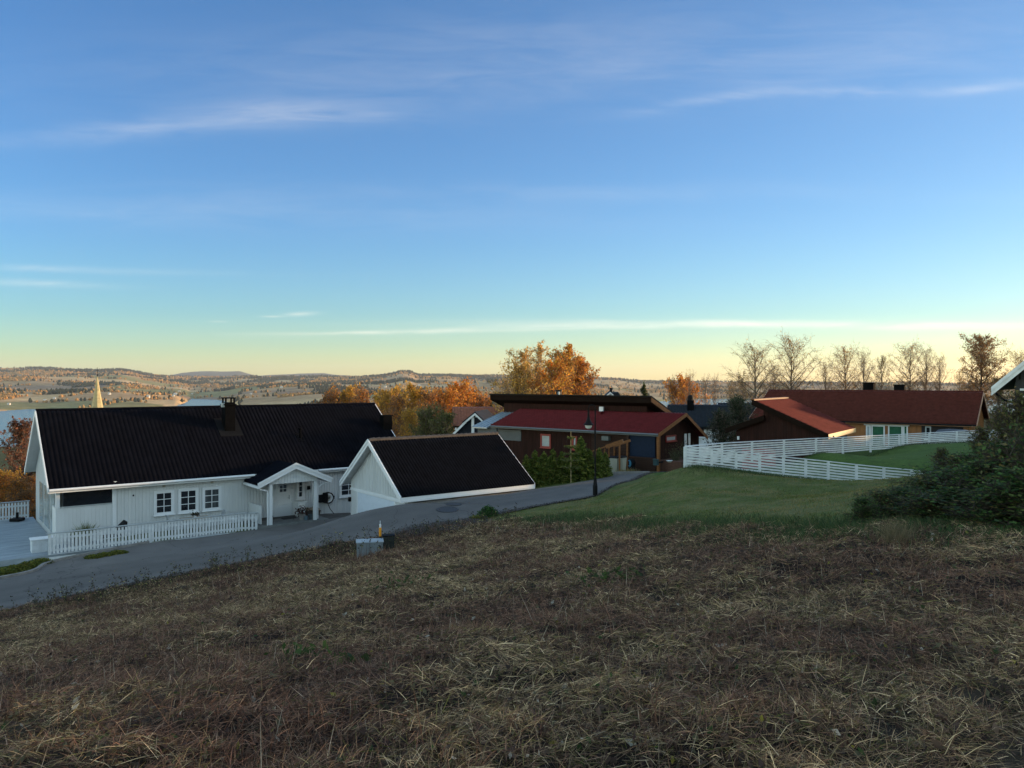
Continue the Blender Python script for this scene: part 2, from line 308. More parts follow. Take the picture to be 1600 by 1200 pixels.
def build_far():
    U = np.array([-900, -300, 0, 60, 100, 150, 190, 230, 262, 300, 350, 400, 500, 560, 600, 618, 628, 640, 652, 700, 780, 860, 925, 960, 1000, 1045, 1100, 1160, 1250, 1600, 2600])
    VS = np.array([583, 578, 577, 575, 577, 579, 578, 585, 589, 590, 590, 589, 589, 590, 588, 585, 582.5, 583, 588, 587, 588, 590, 591, 591.5, 597, 597, 597.5, 599.5, 600, 600.5, 601])
    SU = [-900, 0, 230, 275, 290, 300, 345, 380, 500, 900, 1000, 1160, 1600, 2600]; SS = [1700, 1880, 2150, 2300, 2700, 3400, 3300, 2300, 1500, 1500, 2900, 3150, 3400, 3000]
    RR = 7600.0
    A = np.linspace(-1.15, 1.25, 900); Yv = np.geomspace(105, RR * 1.15, 420)
    a, Y = np.meshgrid(A, Yv); X = a * Y; u = a * FP + 800
    S = np.interp(u, SU, SS) * (1 + .04 * np.sin(u * .03) + .03 * np.sin(u * .011 + 1)); zr = (HOR - np.interp(u, U, VS)) / FP * RR
    f = np.clip((Y - S) / (RR - S), 0, 1.3)
    base = np.where(f < 1, np.clip(f, 0, 1) ** 1.12, 1 - (f - 1) * 2.2)
    hills = (fbm(X / 900, Y / 900, 31, 5) - .5) * 95 * np.sin(np.clip(f, 0, 1) * math.pi) ** .8
    # long swells running across the view: each hides a little of the next
    swell = np.sin(Y / 210.0 + 5 * fbm(X / 1600, Y / 1600, 77, 3)) * 9 * sstep(.0, .12, f) * (1 - sstep(.75, 1, f))
    zf = LAKE - 2 + sstep(0, .01, f) * 5 + base * (zr - LAKE) + np.where(f > 0, hills + swell, 0) + np.where(f > .85, (fbm(X / 130, Y / 130, 55, 3) - .5) * 11, 0)
    zf = np.where(f > 0, np.maximum(zf, LAKE + 1.5 * np.clip(f * 200, 0, 1)), LAKE - 4)
    zn = h_all(X, Y) - .4
    Z = np.where(Y < 1150, zn, zf)
    # land cover
    fx, fy = X / 420, Y / 420
    fo = fbm(fx * 1.2, fy * .62, 91, 5); fo2 = fbm(X / 240, Y / 330, 95, 4)
    forest = sstep(.482, .505, fo * .55 + fo2 * .45 + .09 * np.clip((f - .55) * 2.2, -.5, 1) - .10 * sstep(.12, .0, f))
    cellx = np.floor(X / 330 + 1.3 * fbm(X / 700, Y / 700, 44, 2)).astype(int); celly = np.floor(Y / 270 + 1.3 * fbm(X / 700, Y / 700, 45, 2)).astype(int)
    hsh = ((cellx * 73856093) ^ (celly * 19349663)) & 1023; hs = hsh / 1023.0
    pal = np.array([[.33, .22, .12], [.42, .27, .13], [.24, .17, .115], [.22, .20, .09], [.36, .24, .13], [.46, .32, .17]])
    fld = pal[(hs * 5.99).astype(int)]
    orange = (vnoise(X / 260, Y / 300, 61) > .50)[..., None]
    fc = np.where(orange, np.array([.34, .20, .08]), np.array([.05, .06, .04]))
    cols = fld * (1 - forest[..., None]) + fc * forest[..., None]
    cols = np.where((Y < 1150)[..., None], np.array([.07, .075, .03]), cols)
    ny, nx = X.shape; idx = np.arange(nx * ny).reshape(ny, nx)
    F = np.stack([idx[:-1, :-1], idx[:-1, 1:], idx[1:, 1:], idx[1:, :-1]], -1).reshape(-1, 4)
    m = attr_mat('far_land', .95, noise=[(.006, .22), (.02, .3), (.06, .2)], spec=.05)
    tag(mesh_obj('hills', np.stack([X, Y, Z], -1).reshape(-1, 3), F, m, cols=cols.reshape(-1, 3), smooth=True), kind='structure')
    # far forest: tens of thousands of tree clumps, one mass
    k = 44000
    fm = (forest > .5) & (f > .004) & (Y < RR * 1.02) & (np.abs(a) < .95)
    vis = np.argwhere(fm); wts = (1.0 / Y[fm]) ** .2; ch = vis[rng.choice(len(vis), k, p=wts / wts.sum())]
    # hedgerows and lone trees along field borders
    edge = (np.abs(np.diff(hsh, axis=1, prepend=hsh[:, :1])) > 0) | (np.abs(np.diff(hsh, axis=0, prepend=hsh[:1])) > 0)
    em = edge & (~fm) & (f > .004) & (np.abs(a) < .95) & (vnoise(X / 150, Y / 150, 13) > .45); ev = np.argwhere(em); ch = np.concatenate([ch, ev[rng.choice(len(ev), 7000)]])
    jj = (ch[:, 0], ch[:, 1]); jx = rng.uniform(-.5, .5, len(ch)) * (A[1] - A[0]) * Y[jj]; jy = rng.uniform(-.5, .5, len(ch)) * Y[jj] * .0102
    px, py, pz = X[jj] + jx, Y[jj] + jy, Z[jj]
    isor = orange[jj][:, 0] ^ (rng.random(len(ch)) < .05); isor[k:] = rng.random(len(ch) - k) < .7
    sz = rng.uniform(4, 8.5, len(ch)) * (.8 + Y[jj] / 9000)
    ca = np.array([.028, .036, .026]); cb = np.array([.36, .19, .065]); cc = np.array([.25, .16, .07])
    cl = np.where(isor[:, None], np.where((rng.random(len(ch)) < .4)[:, None], cc, cb), ca) * rng.uniform(.75, 1.25, (len(ch), 1))
    nseg = 5; ang = np.linspace(0, 2 * math.pi, nseg, endpoint=False)
    prof = [(.55, -.1), (1.0, .45), (.62, 1.0), (.0, 1.35)]
    VV = []
    for r, z in prof:
        for t in ang:
            rr = r * sz * rng.uniform(.75, 1.25, len(ch)) * .62
            VV.append(np.stack([px + rr * math.cos(t), py + rr * math.sin(t), pz + z * sz * np.where(isor, .85, 1.25) * rng.uniform(.85, 1.15, len(ch))], -1))
    VV = np.stack(VV, 1); nv = VV.shape[1]
    q = []
    for kk in range(len(prof) - 1):
        for i in range(nseg): j = (i + 1) % nseg; q.append((kk * nseg + i, kk * nseg + j, (kk + 1) * nseg + j, (kk + 1) * nseg + i))
    q = np.array(q); FF = (np.arange(len(ch))[:, None, None] * nv + q[None]).reshape(-1, 4)
    m2 = attr_mat('far_forest', .95, spec=.05)
    o = mesh_obj('distant_forest', VV.reshape(-1, 3), FF, m2, cols=np.repeat(cl, nv, 0), smooth=False)
    tag(o, 'dark spruce woods and orange birch clumps spread over the hills beyond the lake', 'forest', kind='stuff')
    # the blue ridge farther back
    U2 = np.array([-900, 0, 230, 262, 285, 300, 330, 345, 375, 385, 402, 420, 450, 480, 505, 530, 560, 700, 780, 900, 1160, 2600])
    V2 = np.array([584, 584, 588, 587.5, 582.5, 581, 579.8, 580.5, 580, 583, 587.5, 586, 585, 583.5, 583, 586, 588, 586.5, 585.5, 590, 599, 599.5])
    A2 = np.linspace(-1.1, 1.2, 700); Y2 = np.linspace(9300, 16000, 40); a2, YY = np.meshgrid(A2, Y2)
    zz = (HOR - np.interp(a2 * FP + 800, U2, V2)) / FP * 13000; g = 1 - np.abs((YY - 13000) / 3700); Z2 = -60 + (zz + 60) * sstep(0, 1, g) + (fbm(a2 * 90, YY / 400, 8, 4) - .5) * 14
    ny, nx = a2.shape; idx = np.arange(nx * ny).reshape(ny, nx); F = np.stack([idx[:-1, :-1], idx[:-1, 1:], idx[1:, 1:], idx[1:, :-1]], -1).reshape(-1, 4)
    tag(mesh_obj('distant_ridge', np.stack([a2 * YY, YY, Z2], -1).reshape(-1, 3), F, mat('ridge_forest', (.035, .042, .034), .95, .35, .004), smooth=True), kind='structure')
    # lake
    m, t, p = new_mat('lake_water'); p.inputs['Base Color'].default_value = (.03, .06, .09, 1); p.inputs['Roughness'].default_value = .22; p.inputs['IOR'].default_value = 1.33
    n = t.nodes.new('ShaderNodeTexNoise'); n.inputs['Scale'].default_value = .05; n.inputs['Detail'].default_value = 5; b = t.nodes.new('ShaderNodeBump'); b.inputs['Strength'].default_value = .5; b.inputs['Distance'].default_value = 1.5
    tcx = t.nodes.new('ShaderNodeTexCoord'); t.links.new(tcx.outputs['Object'], n.inputs['Vector']); t.links.new(n.outputs[0], b.inputs['Height']); t.links.new(b.outputs[0], p.inputs['Normal'])
    w = MB(); w.poly([(-16000, 700, 0), (18000, 700, 0), (18000, 9200, 0), (-16000, 9200, 0)]); o = w.build('water', m); o.location.z = LAKE; tag(o, kind='structure')
    # farmhouses across the lake
    hm = MB(); hm.box(-7, 7, -4, 4, -2, 5).prism([(-7.5, -4.6, 4.8), (-7.5, 4.6, 4.8), (-7.5, 0, 8.4)], (15, 0, 0))
    pale = mat('farmhouse_paint', (.52, .49, .45), .8, .1)
    NTH = ['first', 'second', 'third', 'fourth', 'fifth', 'sixth', 'seventh', 'eighth', 'ninth', 'tenth', 'eleventh', 'twelfth', 'thirteenth', 'fourteenth', 'fifteenth', 'sixteenth', 'seventeenth', 'eighteenth', 'nineteenth', 'twentieth'] + ['twenty-' + w for w in ('first', 'second', 'third', 'fourth', 'fifth', 'sixth', 'seventh', 'eighth', 'ninth')] + ['thirtieth', 'thirty-first', 'thirty-second', 'thirty-third']
    spots = [(14, 633, 2400), (85, 623.5, 3000), (70, 627, 2750), (215, 613, 3600), (171, 616, 3500), (246, 622.5, 2900), (231, 621.5, 2980), (271, 619.5, 3200), (274, 617, 3300), (280, 613, 3500),
             (283, 608, 3900), (300, 616.5, 3350), (170, 578.6, 7450), (178, 578.8, 7450), (187, 578.6, 7450), (326, 604, 4500), (392, 616, 3300), (386, 590.5, 6600), (617, 616, 3200), (667, 597, 5600),
             (685, 597, 5600), (688, 614.5, 3300), (751, 594.5, 6200), (478, 616, 3300), (560, 602, 4800), (540, 600, 5000), (505, 604, 4400), (602, 605, 4200), (440, 606, 4200), (655, 603, 4400), (730, 600, 5000), (575, 598, 5400)]
    proto = None
    for i, (uu, vv, Y0) in enumerate(spots):
        x0 = (uu - 800) / FP * Y0; ai = int(np.argmin(np.abs(A - (uu - 800) / FP))); colz = Z[:, ai]; vvs = HOR - colz / Yv * FP
        ok = np.where(Yv > 1300)[0]; vmin = np.minimum.accumulate(np.where(Yv > 1300, vvs, 1e9)); visible = [j for j in ok if vvs[j] <= vmin[j] + .05 and colz[j] > LAKE + 1]
        j = min(visible, key=lambda j: abs(vvs[j] - vv)) if visible else int(np.argmin(np.abs(Yv - Y0)))
        o = hm.build('farmhouse', pale) if proto is None else proto.copy()
        if proto is None: proto = o
        else: COL.objects.link(o)
        o.location = ((uu - 800) / FP * Yv[j], Yv[j], colz[j] + 1); o.rotation_euler = (0, 0, rnd.uniform(-.6, .6)); s = rnd.uniform(.5, .95); o.scale = (s, s, s)
        order = sorted(range(len(spots)), key=lambda k: spots[k][0]).index(i)
        tag(o, 'small pale farmhouse across the lake, ' + NTH[order] + ' from the left of those on the far hills', 'house', 'pale farmhouses across the lake')
build_ground(); build_far()

# ------------------------------------------------------------------ materials
white = mat('white_paint', (.66, .68, .70), .55, .05, 1.2, bump=.06, bscale=20)
white2 = mat('weathered_white_paint', (.62, .645, .66), .6, .14, 3.5, bump=.1)
boards = mat('white_boards', (.60, .615, .62), .62, .06, 2.0, stretch=(1, 1, .15), bump=.1)
chimney_black = mat('chimney_black', (.0045, .0045, .005), .9, .3, 4, spec=.02)
black_tile = mat('black_tiles', (.0045, .0050, .0082), .9, .3, 2.0, spec=.02)
garage_tile = mat('dark_concrete_tiles', (.0065, .0070, .0102), .9, .3, 3.0, spec=.02)
ridge_m = mat('brown_ridge_tiles', (.085, .06, .045), .7, .3, 6)
dark_metal = mat('black_metal', (.006, .006, .007), .6, .2, 4, spec=.12)
grey_metal = mat('grey_metal', (.34, .37, .38), .5, .1, 4, metal=.0)
glass = mat('window_glass', (.010, .013, .018), .04, .3, 1.2, spec=.7)
glass_pale = mat('curtained_glass', (.33, .37, .38), .12, .15, 2.0, spec=.5)
brown_board = mat('dark_red_boards', (.026, .0085, .006), .7, .4, 3.5, spec=.12, stretch=(1.5, 1.5, .15), bump=.25, bscale=18)
brown_slat = mat('brown_slats', (.032, .015, .010), .65, .3, 3, spec=.15, stretch=(.2, 1, 2))
oiled = mat('oiled_wood', (.17, .068, .022), .6, .3, 5, spec=.2, bump=.15, stretch=(1, 1, 3))
fascia_brown = mat('dark_fascia_wood', (.012, .007, .005), .8, .3, 4, spec=.03)
red_tile = mat('red_metal_tiles', (.085, .0105, .0125), .6, .22, 2.5, spec=.08)
redbrown_tile = mat('red_brown_tiles', (.072, .020, .015), .65, .3, 3.0, spec=.05)
red_trim = mat('red_trim', (.22, .022, .018), .5, .15, 4)
orange_board = mat('orange_stained_boards', (.26, .105, .028), .6, .25, 4, stretch=(1, 1, .2), bump=.1)
concrete = mat('concrete', (.20, .19, .18), .9, .25, 4, bump=.3, bscale=25)
steel_roof = mat('steel_roof', (.34, .40, .45), .35, .1, 3, metal=.3)
slate = mat('slate_blue_tiles', (.012, .016, .024), .6, .3, 3, spec=.15)
asphalt, _t, _p = new_mat('asphalt')
def asphalt_nodes():
    t, p = _t, _p; L = t.links.new; g = t.nodes.new('ShaderNodeTexCoord')
    a = t.nodes.new('ShaderNodeAttribute'); a.attribute_name = 'Col'
    n1 = t.nodes.new('ShaderNodeTexNoise'); n1.inputs['Scale'].default_value = 90; n1.inputs['Detail'].default_value = 3; L(g.outputs['Object'], n1.inputs['Vector'])
    n2 = t.nodes.new('ShaderNodeTexNoise'); n2.inputs['Scale'].default_value = 1.1; n2.inputs['Detail'].default_value = 6; L(g.outputs['Object'], n2.inputs['Vector'])
    s = t.nodes.new('ShaderNodeMath'); s.operation = 'MULTIPLY_ADD'; L(n1.outputs[0], s.inputs[0]); s.inputs[1].default_value = .9; s.inputs[2].default_value = .35
    s2 = t.nodes.new('ShaderNodeMath'); s2.operation = 'MULTIPLY_ADD'; L(n2.outputs[0], s2.inputs[0]); s2.inputs[1].default_value = .7; s2.inputs[2].default_value = .7
    mm = t.nodes.new('ShaderNodeMath'); mm.operation = 'MULTIPLY'; L(s.outputs[0], mm.inputs[0]); L(s2.outputs[0], mm.inputs[1])
    v = t.nodes.new('ShaderNodeVectorMath'); v.operation = 'SCALE'; L(a.outputs['Color'], v.inputs[0]); L(mm.outputs[0], v.inputs['Scale']); L(v.outputs[0], p.inputs['Base Color'])
    p.inputs['Roughness'].default_value = .85; b = t.nodes.new('ShaderNodeBump'); b.inputs['Strength'].default_value = .4; b.inputs['Distance'].default_value = .01; L(n1.outputs[0], b.inputs['Height']); L(b.outputs[0], p.inputs['Normal'])
asphalt_nodes()
def asphalt_cracks():
    t, p = _t, _p; L = t.links.new; g = t.nodes.new('ShaderNodeTexCoord'); n = t.nodes.new('ShaderNodeTexNoise'); n.inputs['Scale'].default_value = 1.2; n.inputs['Detail'].default_value = 5; L(g.outputs['Object'], n.inputs['Vector'])
    ad = t.nodes.new('ShaderNodeMix'); ad.data_type = 'RGBA'; ad.blend_type = 'ADD'; ad.inputs[0].default_value = 1.2; L(g.outputs['Object'], ad.inputs[6]); L(n.outputs['Color'], ad.inputs[7])
    v = t.nodes.new('ShaderNodeTexVoronoi'); v.feature = 'DISTANCE_TO_EDGE'; v.inputs['Scale'].default_value = .28; L(ad.outputs[2], v.inputs['Vector'])
    r = t.nodes.new('ShaderNodeMapRange'); r.inputs[1].default_value = .0; r.inputs[2].default_value = .006; r.inputs[3].default_value = .35; r.inputs[4].default_value = 1; L(v.outputs['Distance'], r.inputs[0])
    old = p.inputs['Base Color'].links[0].from_socket; s = t.nodes.new('ShaderNodeVectorMath'); s.operation = 'SCALE'; L(old, s.inputs[0]); L(r.outputs[0], s.inputs['Scale']); L(s.outputs[0], p.inputs['Base Color'])
asphalt_cracks()

# ------------------------------------------------------------------ road
def densify(P, n=14):
    out = []
    P = [np.array(p[:2]) for p in P]
    for i in range(len(P) - 1):
        p0 = P[max(i - 1, 0)]; p1 = P[i]; p2 = P[i + 1]; p3 = P[min(i + 2, len(P) - 1)]
        for k in range(n):
            t = k / n; out.append(.5 * ((2 * p1) + (-p0 + p2) * t + (2 * p0 - 5 * p1 + 4 * p2 - p3) * t * t + (-p0 + 3 * p1 - 3 * p2 + p3) * t ** 3) if not (6 <= i <= 8) else p1 * (1 - t) + p2 * t)
    out.append(P[-1]); return np.array(out)
def build_road():
    N = densify(NEAR); F_ = densify(FAR); m = 26
    s = np.linspace(-.02, 1, m); P = N[:, None] * (1 - s[None, :, None]) + F_[:, None] * s[None, :, None]
    wob = (vnoise(np.arange(len(N)) * .35, np.zeros(len(N)), 5) - .5) * .25
    P[:, 0] += wob[:, None] * np.array([.5, -.8])
    Z = h_all(P[..., 0], P[..., 1]) + .03
    w = np.linalg.norm(F_ - N, axis=1)[:, None] * s[None]
    track = np.exp(-((w - 1.6) / .45) ** 2) + np.exp(-((w - 3.3) / .45) ** 2)
    base = .115 - .030 * track * .8 - .02 * np.exp(-((w - 2.4) / .25) ** 2) ; base = base + .02 * sstep(4.2, 5.5, w)
    edge = np.clip(1 - w / .35, 0, 1) * .35
    c = base[..., None] * np.array([1.05, .97, .92]) * (1 - edge[..., None])
    ny, nx = Z.shape; idx = np.arange(nx * ny).reshape(ny, nx); F = np.stack([idx[:-1, :-1], idx[1:, :-1], idx[1:, 1:], idx[:-1, 1:]], -1).reshape(-1, 4)
    tag(mesh_obj('road', np.dstack([P, Z]).reshape(-1, 3), F, asphalt, cols=c.reshape(-1, 3), smooth=True), kind='structure')
    for (u, v, Y, r, lab) in [(699, 801.5, 32.6, .48, 'large round manhole cover in the asphalt beside the gravel verge'), (709, 795, 33.6, .36, 'smaller manhole cover nearer the garage side of the road')]:
        x, y = (u - 800) / FP * Y, Y; z = hz(x, y) + .036
        b = MB(); b.lathe([(r * .2, 0), (r, 0), (r, .012), (r * .86, .016), (r * .84, .006), (r * .2, .008)], n=28)
        o = b.build('manhole_cover', mat('cast_iron', (.045, .043, .045), .6, .3, 12)); o.location = (x, y, z)
        sx = (hz(x + .3, y) - hz(x - .3, y)) / .6; sy = (hz(x, y + .3) - hz(x, y - .3)) / .6; o.rotation_euler = (math.atan(sy), -math.atan(sx), 0)
        tag(o, lab, 'manhole cover', 'manhole covers in the road')
    # kerb on the deck side
    pts = F_[6:52:2]; b = MB()
    for i in range(len(pts) - 1):
        p, q = pts[i], pts[i + 1]; d = (q - p) / np.linalg.norm(q - p); nrm = np.array([-d[1], d[0]])
        zz = [hz(*p), hz(*q)]
        P = [(p[0], p[1], zz[0] - .1), (q[0], q[1], zz[1] - .1), (q[0] + nrm[0] * .14, q[1] + nrm[1] * .14, zz[1] - .1), (p[0] + nrm[0] * .14, p[1] + nrm[1] * .14, zz[0] - .1)]
        b.hexa(P + [(a[0], a[1], a[2] + .22) for a in P])
    tag(b.build('kerb', concrete, bevel=.01), kind='structure')
build_road()

# ------------------------------------------------------------------ building kit
class Fr:
    """local frame of a building: x along its front, y away from the street"""
    def __init__(s, O, ang, z0): s.O = Vector((O[0], O[1], z0)); s.a = ang; s.d = Vector((math.cos(ang), math.sin(ang), 0)); s.n = Vector((-math.sin(ang), math.cos(ang), 0))
    def front(s, u, v, y=0):   # local x and z of the photo point (u, v) on the plane at local y
        a = (u - 800) / FP; P = s.O + s.n * y
        x = (a * P.y - P.x) / (s.d.x - a * s.d.y); Y = P.y + x * s.d.y
        return x, -(v - HOR) / FP * Y - s.O.z
    def side(s, u, v, x=0):    # local y and z on the plane at local x
        a = (u - 800) / FP; P = s.O + s.d * x
        y = (a * P.y - P.x) / (s.n.x - a * s.n.y); Y = P.y + y * s.n.y
        return y, -(v - HOR) / FP * Y - s.O.z

def roof_sheet(name, material, parent, p0, along, up, period, amp, course, step=.02, sub=6, thick=.04):
    """wavy tiled sheet: p0 corner at the eave, `along` the eave, `up` the slope (vectors with length)"""
    p0 = np.array(p0, float); A = np.array(along, float); U = np.array(up, float); LA = np.linalg.norm(A); LU = np.linalg.norm(U); n = np.cross(A, U); n /= np.linalg.norm(n)
    if n[2] < 0: n = -n
    na = max(2, int(LA / period * sub)); s = np.linspace(0, LA, na + 1)
    if course: nc = max(1, int(round(LU / course))); t = []; h = []
    if course:
        for i in range(nc): t += [i / nc + 1e-4, (i + 1) / nc - 1e-4]; h += [step, 0]
    else: t = [0, 1]; h = [0, 0]
    t = np.array(t) * LU; h = np.array(h); S, T = np.meshgrid(s, t); wv = np.abs(np.sin(S / period * math.pi)) ** .6 * amp
    Hh = wv + h[:, None] + thick
    V = p0 + S[..., None] * A / LA + T[..., None] * U / LU + Hh[..., None] * n
    V2 = p0 + S[..., None] * A / LA + T[..., None] * U / LU
    ny, nx = S.shape; idx = np.arange(nx * ny).reshape(ny, nx); F = np.stack([idx[:-1, :-1], idx[:-1, 1:], idx[1:, 1:], idx[1:, :-1]], -1).reshape(-1, 4)
    m = nx * ny; b = [[idx[0, 0] + m, idx[0, -1] + m, idx[-1, -1] + m, idx[-1, 0] + m]]
    fr = np.stack([idx[0, :-1] + m, idx[0, 1:] + m, idx[0, 1:], idx[0, :-1]], -1); bk = np.stack([idx[-1, 1:] + m, idx[-1, :-1] + m, idx[-1, :-1], idx[-1, 1:]], -1)
    l = np.stack([idx[1:, 0] + m, idx[:-1, 0] + m, idx[:-1, 0], idx[1:, 0]], -1); r = np.stack([idx[:-1, -1] + m, idx[1:, -1] + m, idx[1:, -1], idx[:-1, -1]], -1)
    return mesh_obj(name, np.concatenate([V.reshape(-1, 3), V2.reshape(-1, 3)]), np.concatenate([F, np.array(b), fr, bk, l, r]), material, parent)

def gable_wall(mb, x, y0, y1, ze, zr, z0=0, th=.15, yr=None):
    yr = (y0 + y1) / 2 if yr is None else yr
    mb.prism([(x, y0, z0), (x, y1, z0), (x, y1, ze), (x, yr, zr), (x, y0, ze)], (th, 0, 0))
def battens(mb, p0, p1, z0, zt, sp=.2, w=.055, d=.022, out=(0, -1, 0), holes=()):
    """vertical cover battens standing proud of a wall from p0 to p1; zt may be a function of distance"""
    p0, p1, out = Vector(p0), Vector(p1), Vector(out); L = (p1 - p0).length; dr = (p1 - p0) / L; n = int(L / sp)
    for i in range(n + 1):
        s = (i + .5) * L / (n + 1); zt_ = zt(s) if callable(zt) else zt; segs = [(z0, zt_)]
        for (a, b, c, e) in holes:
            if a - w < s < b + w:
                ns_ = []
                for (q0, q1) in segs:
                    if c > q0: ns_.append((q0, min(q1, c)))
                    if e < q1: ns_.append((max(q0, e), q1))
                segs = [g for g in ns_ if g[1] - g[0] > .03]
        for (q0, q1) in segs:
            c = p0 + dr * s; P = [c - dr * w / 2, c + dr * w / 2, c + dr * w / 2 + out * d, c - dr * w / 2 + out * d]
            mb.hexa([(p.x, p.y, q0) for p in P] + [(p.x, p.y, q1) for p in P])
def window(parent, loc, rz, w, h, cols, rows, fm=None, gm=None, casing=.09, sill=True, label=None, name='window', bar=.03):
    """centre of the bottom edge at loc, facing local -y; frame, bars, pane, sill"""
    fm = fm or white; gm = gm or glass; b = MB(); c = casing
    b.box(-w / 2 - c, -w / 2, -.05, .03, 0, h).box(w / 2, w / 2 + c, -.05, .03, 0, h).box(-w / 2 - c, w / 2 + c, -.054, .034, h, h + c).box(-w / 2 - c, w / 2 + c, -.054, .034, -c, 0)
    f = .045; b.box(-w / 2, -w / 2 + f, -.035, .02, 0, h).box(w / 2 - f, w / 2, -.035, .02, 0, h).box(-w / 2 + f, w / 2 - f, -.035, .02, 0, f).box(-w / 2 + f, w / 2 - f, -.035, .02, h - f, h)
    for i in range(1, cols): x = -w / 2 + w * i / cols; b.box(x - bar / 2, x + bar / 2, -.03, .015, f, h - f)
    for j in range(1, rows): z = h * j / rows; b.box(-w / 2 + f, w / 2 - f, -.028, .013, z - bar / 2, z + bar / 2)
    o = b.build(name, fm, parent, loc=loc, rz=rz, label=label)
    MB().box(-w / 2 + .01, w / 2 - .01, -.012, .008, .01, h - .01).build('pane', gm, o)
    if sill: MB().box(-w / 2 - c - .04, w / 2 + c + .04, -.11, -.02, -c - .03, -c + .01).build('sill', fm, o)
    return o

# ================================================================== white house on the left
dA = math.atan2(.615, .788); A = Fr((-20.5, 34.0), dA, -7.2)
hA = empty('white_house', A.O, dA, 'long white wooden house with black ribbed roof beside the lakeside road', 'house')
LA, WA, EA, RA = 18.4, 4.5, 2.40, 5.72
roof_sheet('roof', black_tile, hA, (0, 0, EA), (LA, 0, 0), (0, WA, RA - EA), .205, .04, .36, .015)
roofA = hA.children[-1]
roof_sheet('roof', black_tile, hA, (LA, 2 * WA, EA), (-LA, 0, 0), (0, -WA, RA - EA), .205, .04, .36, .015)
b = MB(); b.tube((-.02, WA, RA + .06), (LA + .02, WA, RA + .06), .085, n=10); b.build('ridge_cap', black_tile, hA)
wallA = MB(); x0, x1, y0, y1 = .45, LA - .5, .4, 2 * WA - .4
rr = (RA - EA) / WA; ez = EA + y0 * rr - .12
wallA.box(A.front(176, 0, .4)[0], x1 - .16, y0, y0 + .15, -.6, ez); wallA.box(x0 + .16, x1 - .16, y1 - .15, y1, -.6, ez)
gable_wall(wallA, x0, y0 + 1.0, y1, ez, RA - .16, -.6, yr=WA); gable_wall(wallA, x1 - .15, y0, y1, ez, RA - .16, -.6)
# veranda parapet and corner
vx0, _ = A.front(87, 0, y0); vx1, _ = A.front(176, 0, y0); _, vz0 = A.front(130, 791, y0); _, vz1 = A.front(130, 762, y0)
wallA.box(vx0, A.front(176, 0, .4)[0] - .002, y0, y0 + .12, -.6, vz0); wallA.box(vx0, vx0 + .12, y0 + .12, y0 + 1.1, -.6, vz0)
wallA.box(x0 + .15, x0 + 3.05, y0 + 1.5, y0 + 1.6, -.4, ez)
wallA.build('wall', boards, hA)
wins = []; curtain = mat('dim_curtained_glass', (.055, .062, .066), .08, .5, 2.5, spec=.6, stretch=(4, 1, .4))
for (ua, ub, va, vb, c, r) in [(243, 268.5, 769, 801.5, 2, 3), (281, 306.5, 765.5, 798, 2, 3), (318.5, 342.5, 763.5, 794.5, 2, 3), (532, 547, 749, 774, 2, 3)]:
    xa, _ = A.front(ua, 0, y0); xb, _ = A.front(ub, 0, y0); um = (ua + ub) / 2; _, zt = A.front(um, va, y0); _, zb = A.front(um, vb, y0)
    if ua > 500: xb = xa + .95
    window(hA, ((xa + xb) / 2, y0 - .03, zb), 0, xb - xa, zt - zb, c, r, gm=curtain if 300 < ua < 400 else None)
    wins.append((xa - .12 - vx1, xb + .12 - vx1, zb - .12, zt + .10))
px0, _ = A.front(418, 0, y0)
px1, _ = A.front(489, 0, y0)
bt = MB(); battens(bt, (vx1, y0, 0), (x1, y0, 0), -.55, ez - .02, .155, .045, .034, holes=wins)
bt.build('cover_battens', boards, hA)
bt = MB(); battens(bt, (vx0, y0, 0), (vx1, y0, 0), -.55, vz0, .155, .045, .02); battens(bt, (x0, y1, 0), (x0, y0 + 1, 0), -.55, lambda s: ez + (RA - .16 - ez) * (1 - abs(s - (y1 - WA)) / (WA - .4)), .155, .045, .02, out=(-1, 0, 0))
bt.build('cover_battens', boards, hA)
MB().box(vx0 + .3, A.front(176, 0, .4)[0] - .01, y0 + .04, y0 + .08, vz0 + .02, ez).build('veranda_glazing', glass, hA)
MB().box(vx0, vx0 + .16, y0 - .03, y0 + .13, vz0, ez + .06).build('post', white, hA); b = MB(); b.box(vx1 - .02, vx1 + .14, y0 - .05, y0 - .002, -.5, ez - .05).box(vx1 - .02, vx1 + .12, y0 - .35, y0 - .05, ez - .12, ez - .02)
b.build('post', white, hA); MB().box(vx0 + .16, vx1 - .02, y0 - .05, y0 + .12, vz0, vz0 + .05).build('parapet_cap', grey_metal, hA)
b = MB()
for (yy_, w_) in ((2.2, 1.3), (4.2, 1.6), (6.2, 1.3)): b.box(x0 - .05, x0 - .026, yy_ - w_ / 2, yy_ + w_ / 2, .1, 2.05)
b.build('gable_window', glass_pale, hA, label='tall pale window in the gable wall')
# eave fascia, gutter, bargeboards, soffits
b = MB(); b.box(-.03, LA + .03, -.035, -.005, EA - .17, EA + .015); b.build('fascia', white, hA)
gx0, _ = A.front(397, 0, 0); gx1, _ = A.front(497, 0, 0)
for (ga, gb) in ((0, gx0), (gx1, LA)): b = MB(); b.tube((ga, -.10, EA - .03), (gb, -.10, EA - .03), .062, n=10); b.build('gutter', white, hA)
for xx in (-.055, LA + .005):
    b = MB()
    for s in (0, 1):
        ya, yb = (0, WA) if s == 0 else (2 * WA, WA)
        b.prism([(xx, ya, EA - .18), (xx, yb, RA - .18), (xx, yb, RA + .09), (xx, ya, EA + .09)], (.05, 0, 0))
    b.build('bargeboard', white, hA)
b = MB()
for s in (0, 1):
    ya, yb = (.0, WA) if s == 0 else (2 * WA, WA)
    b.prism([(0, ya, EA - .02), (0, yb, RA - .02), (0, yb, RA - .06), (0, ya, EA - .06)], (LA, 0, 0))
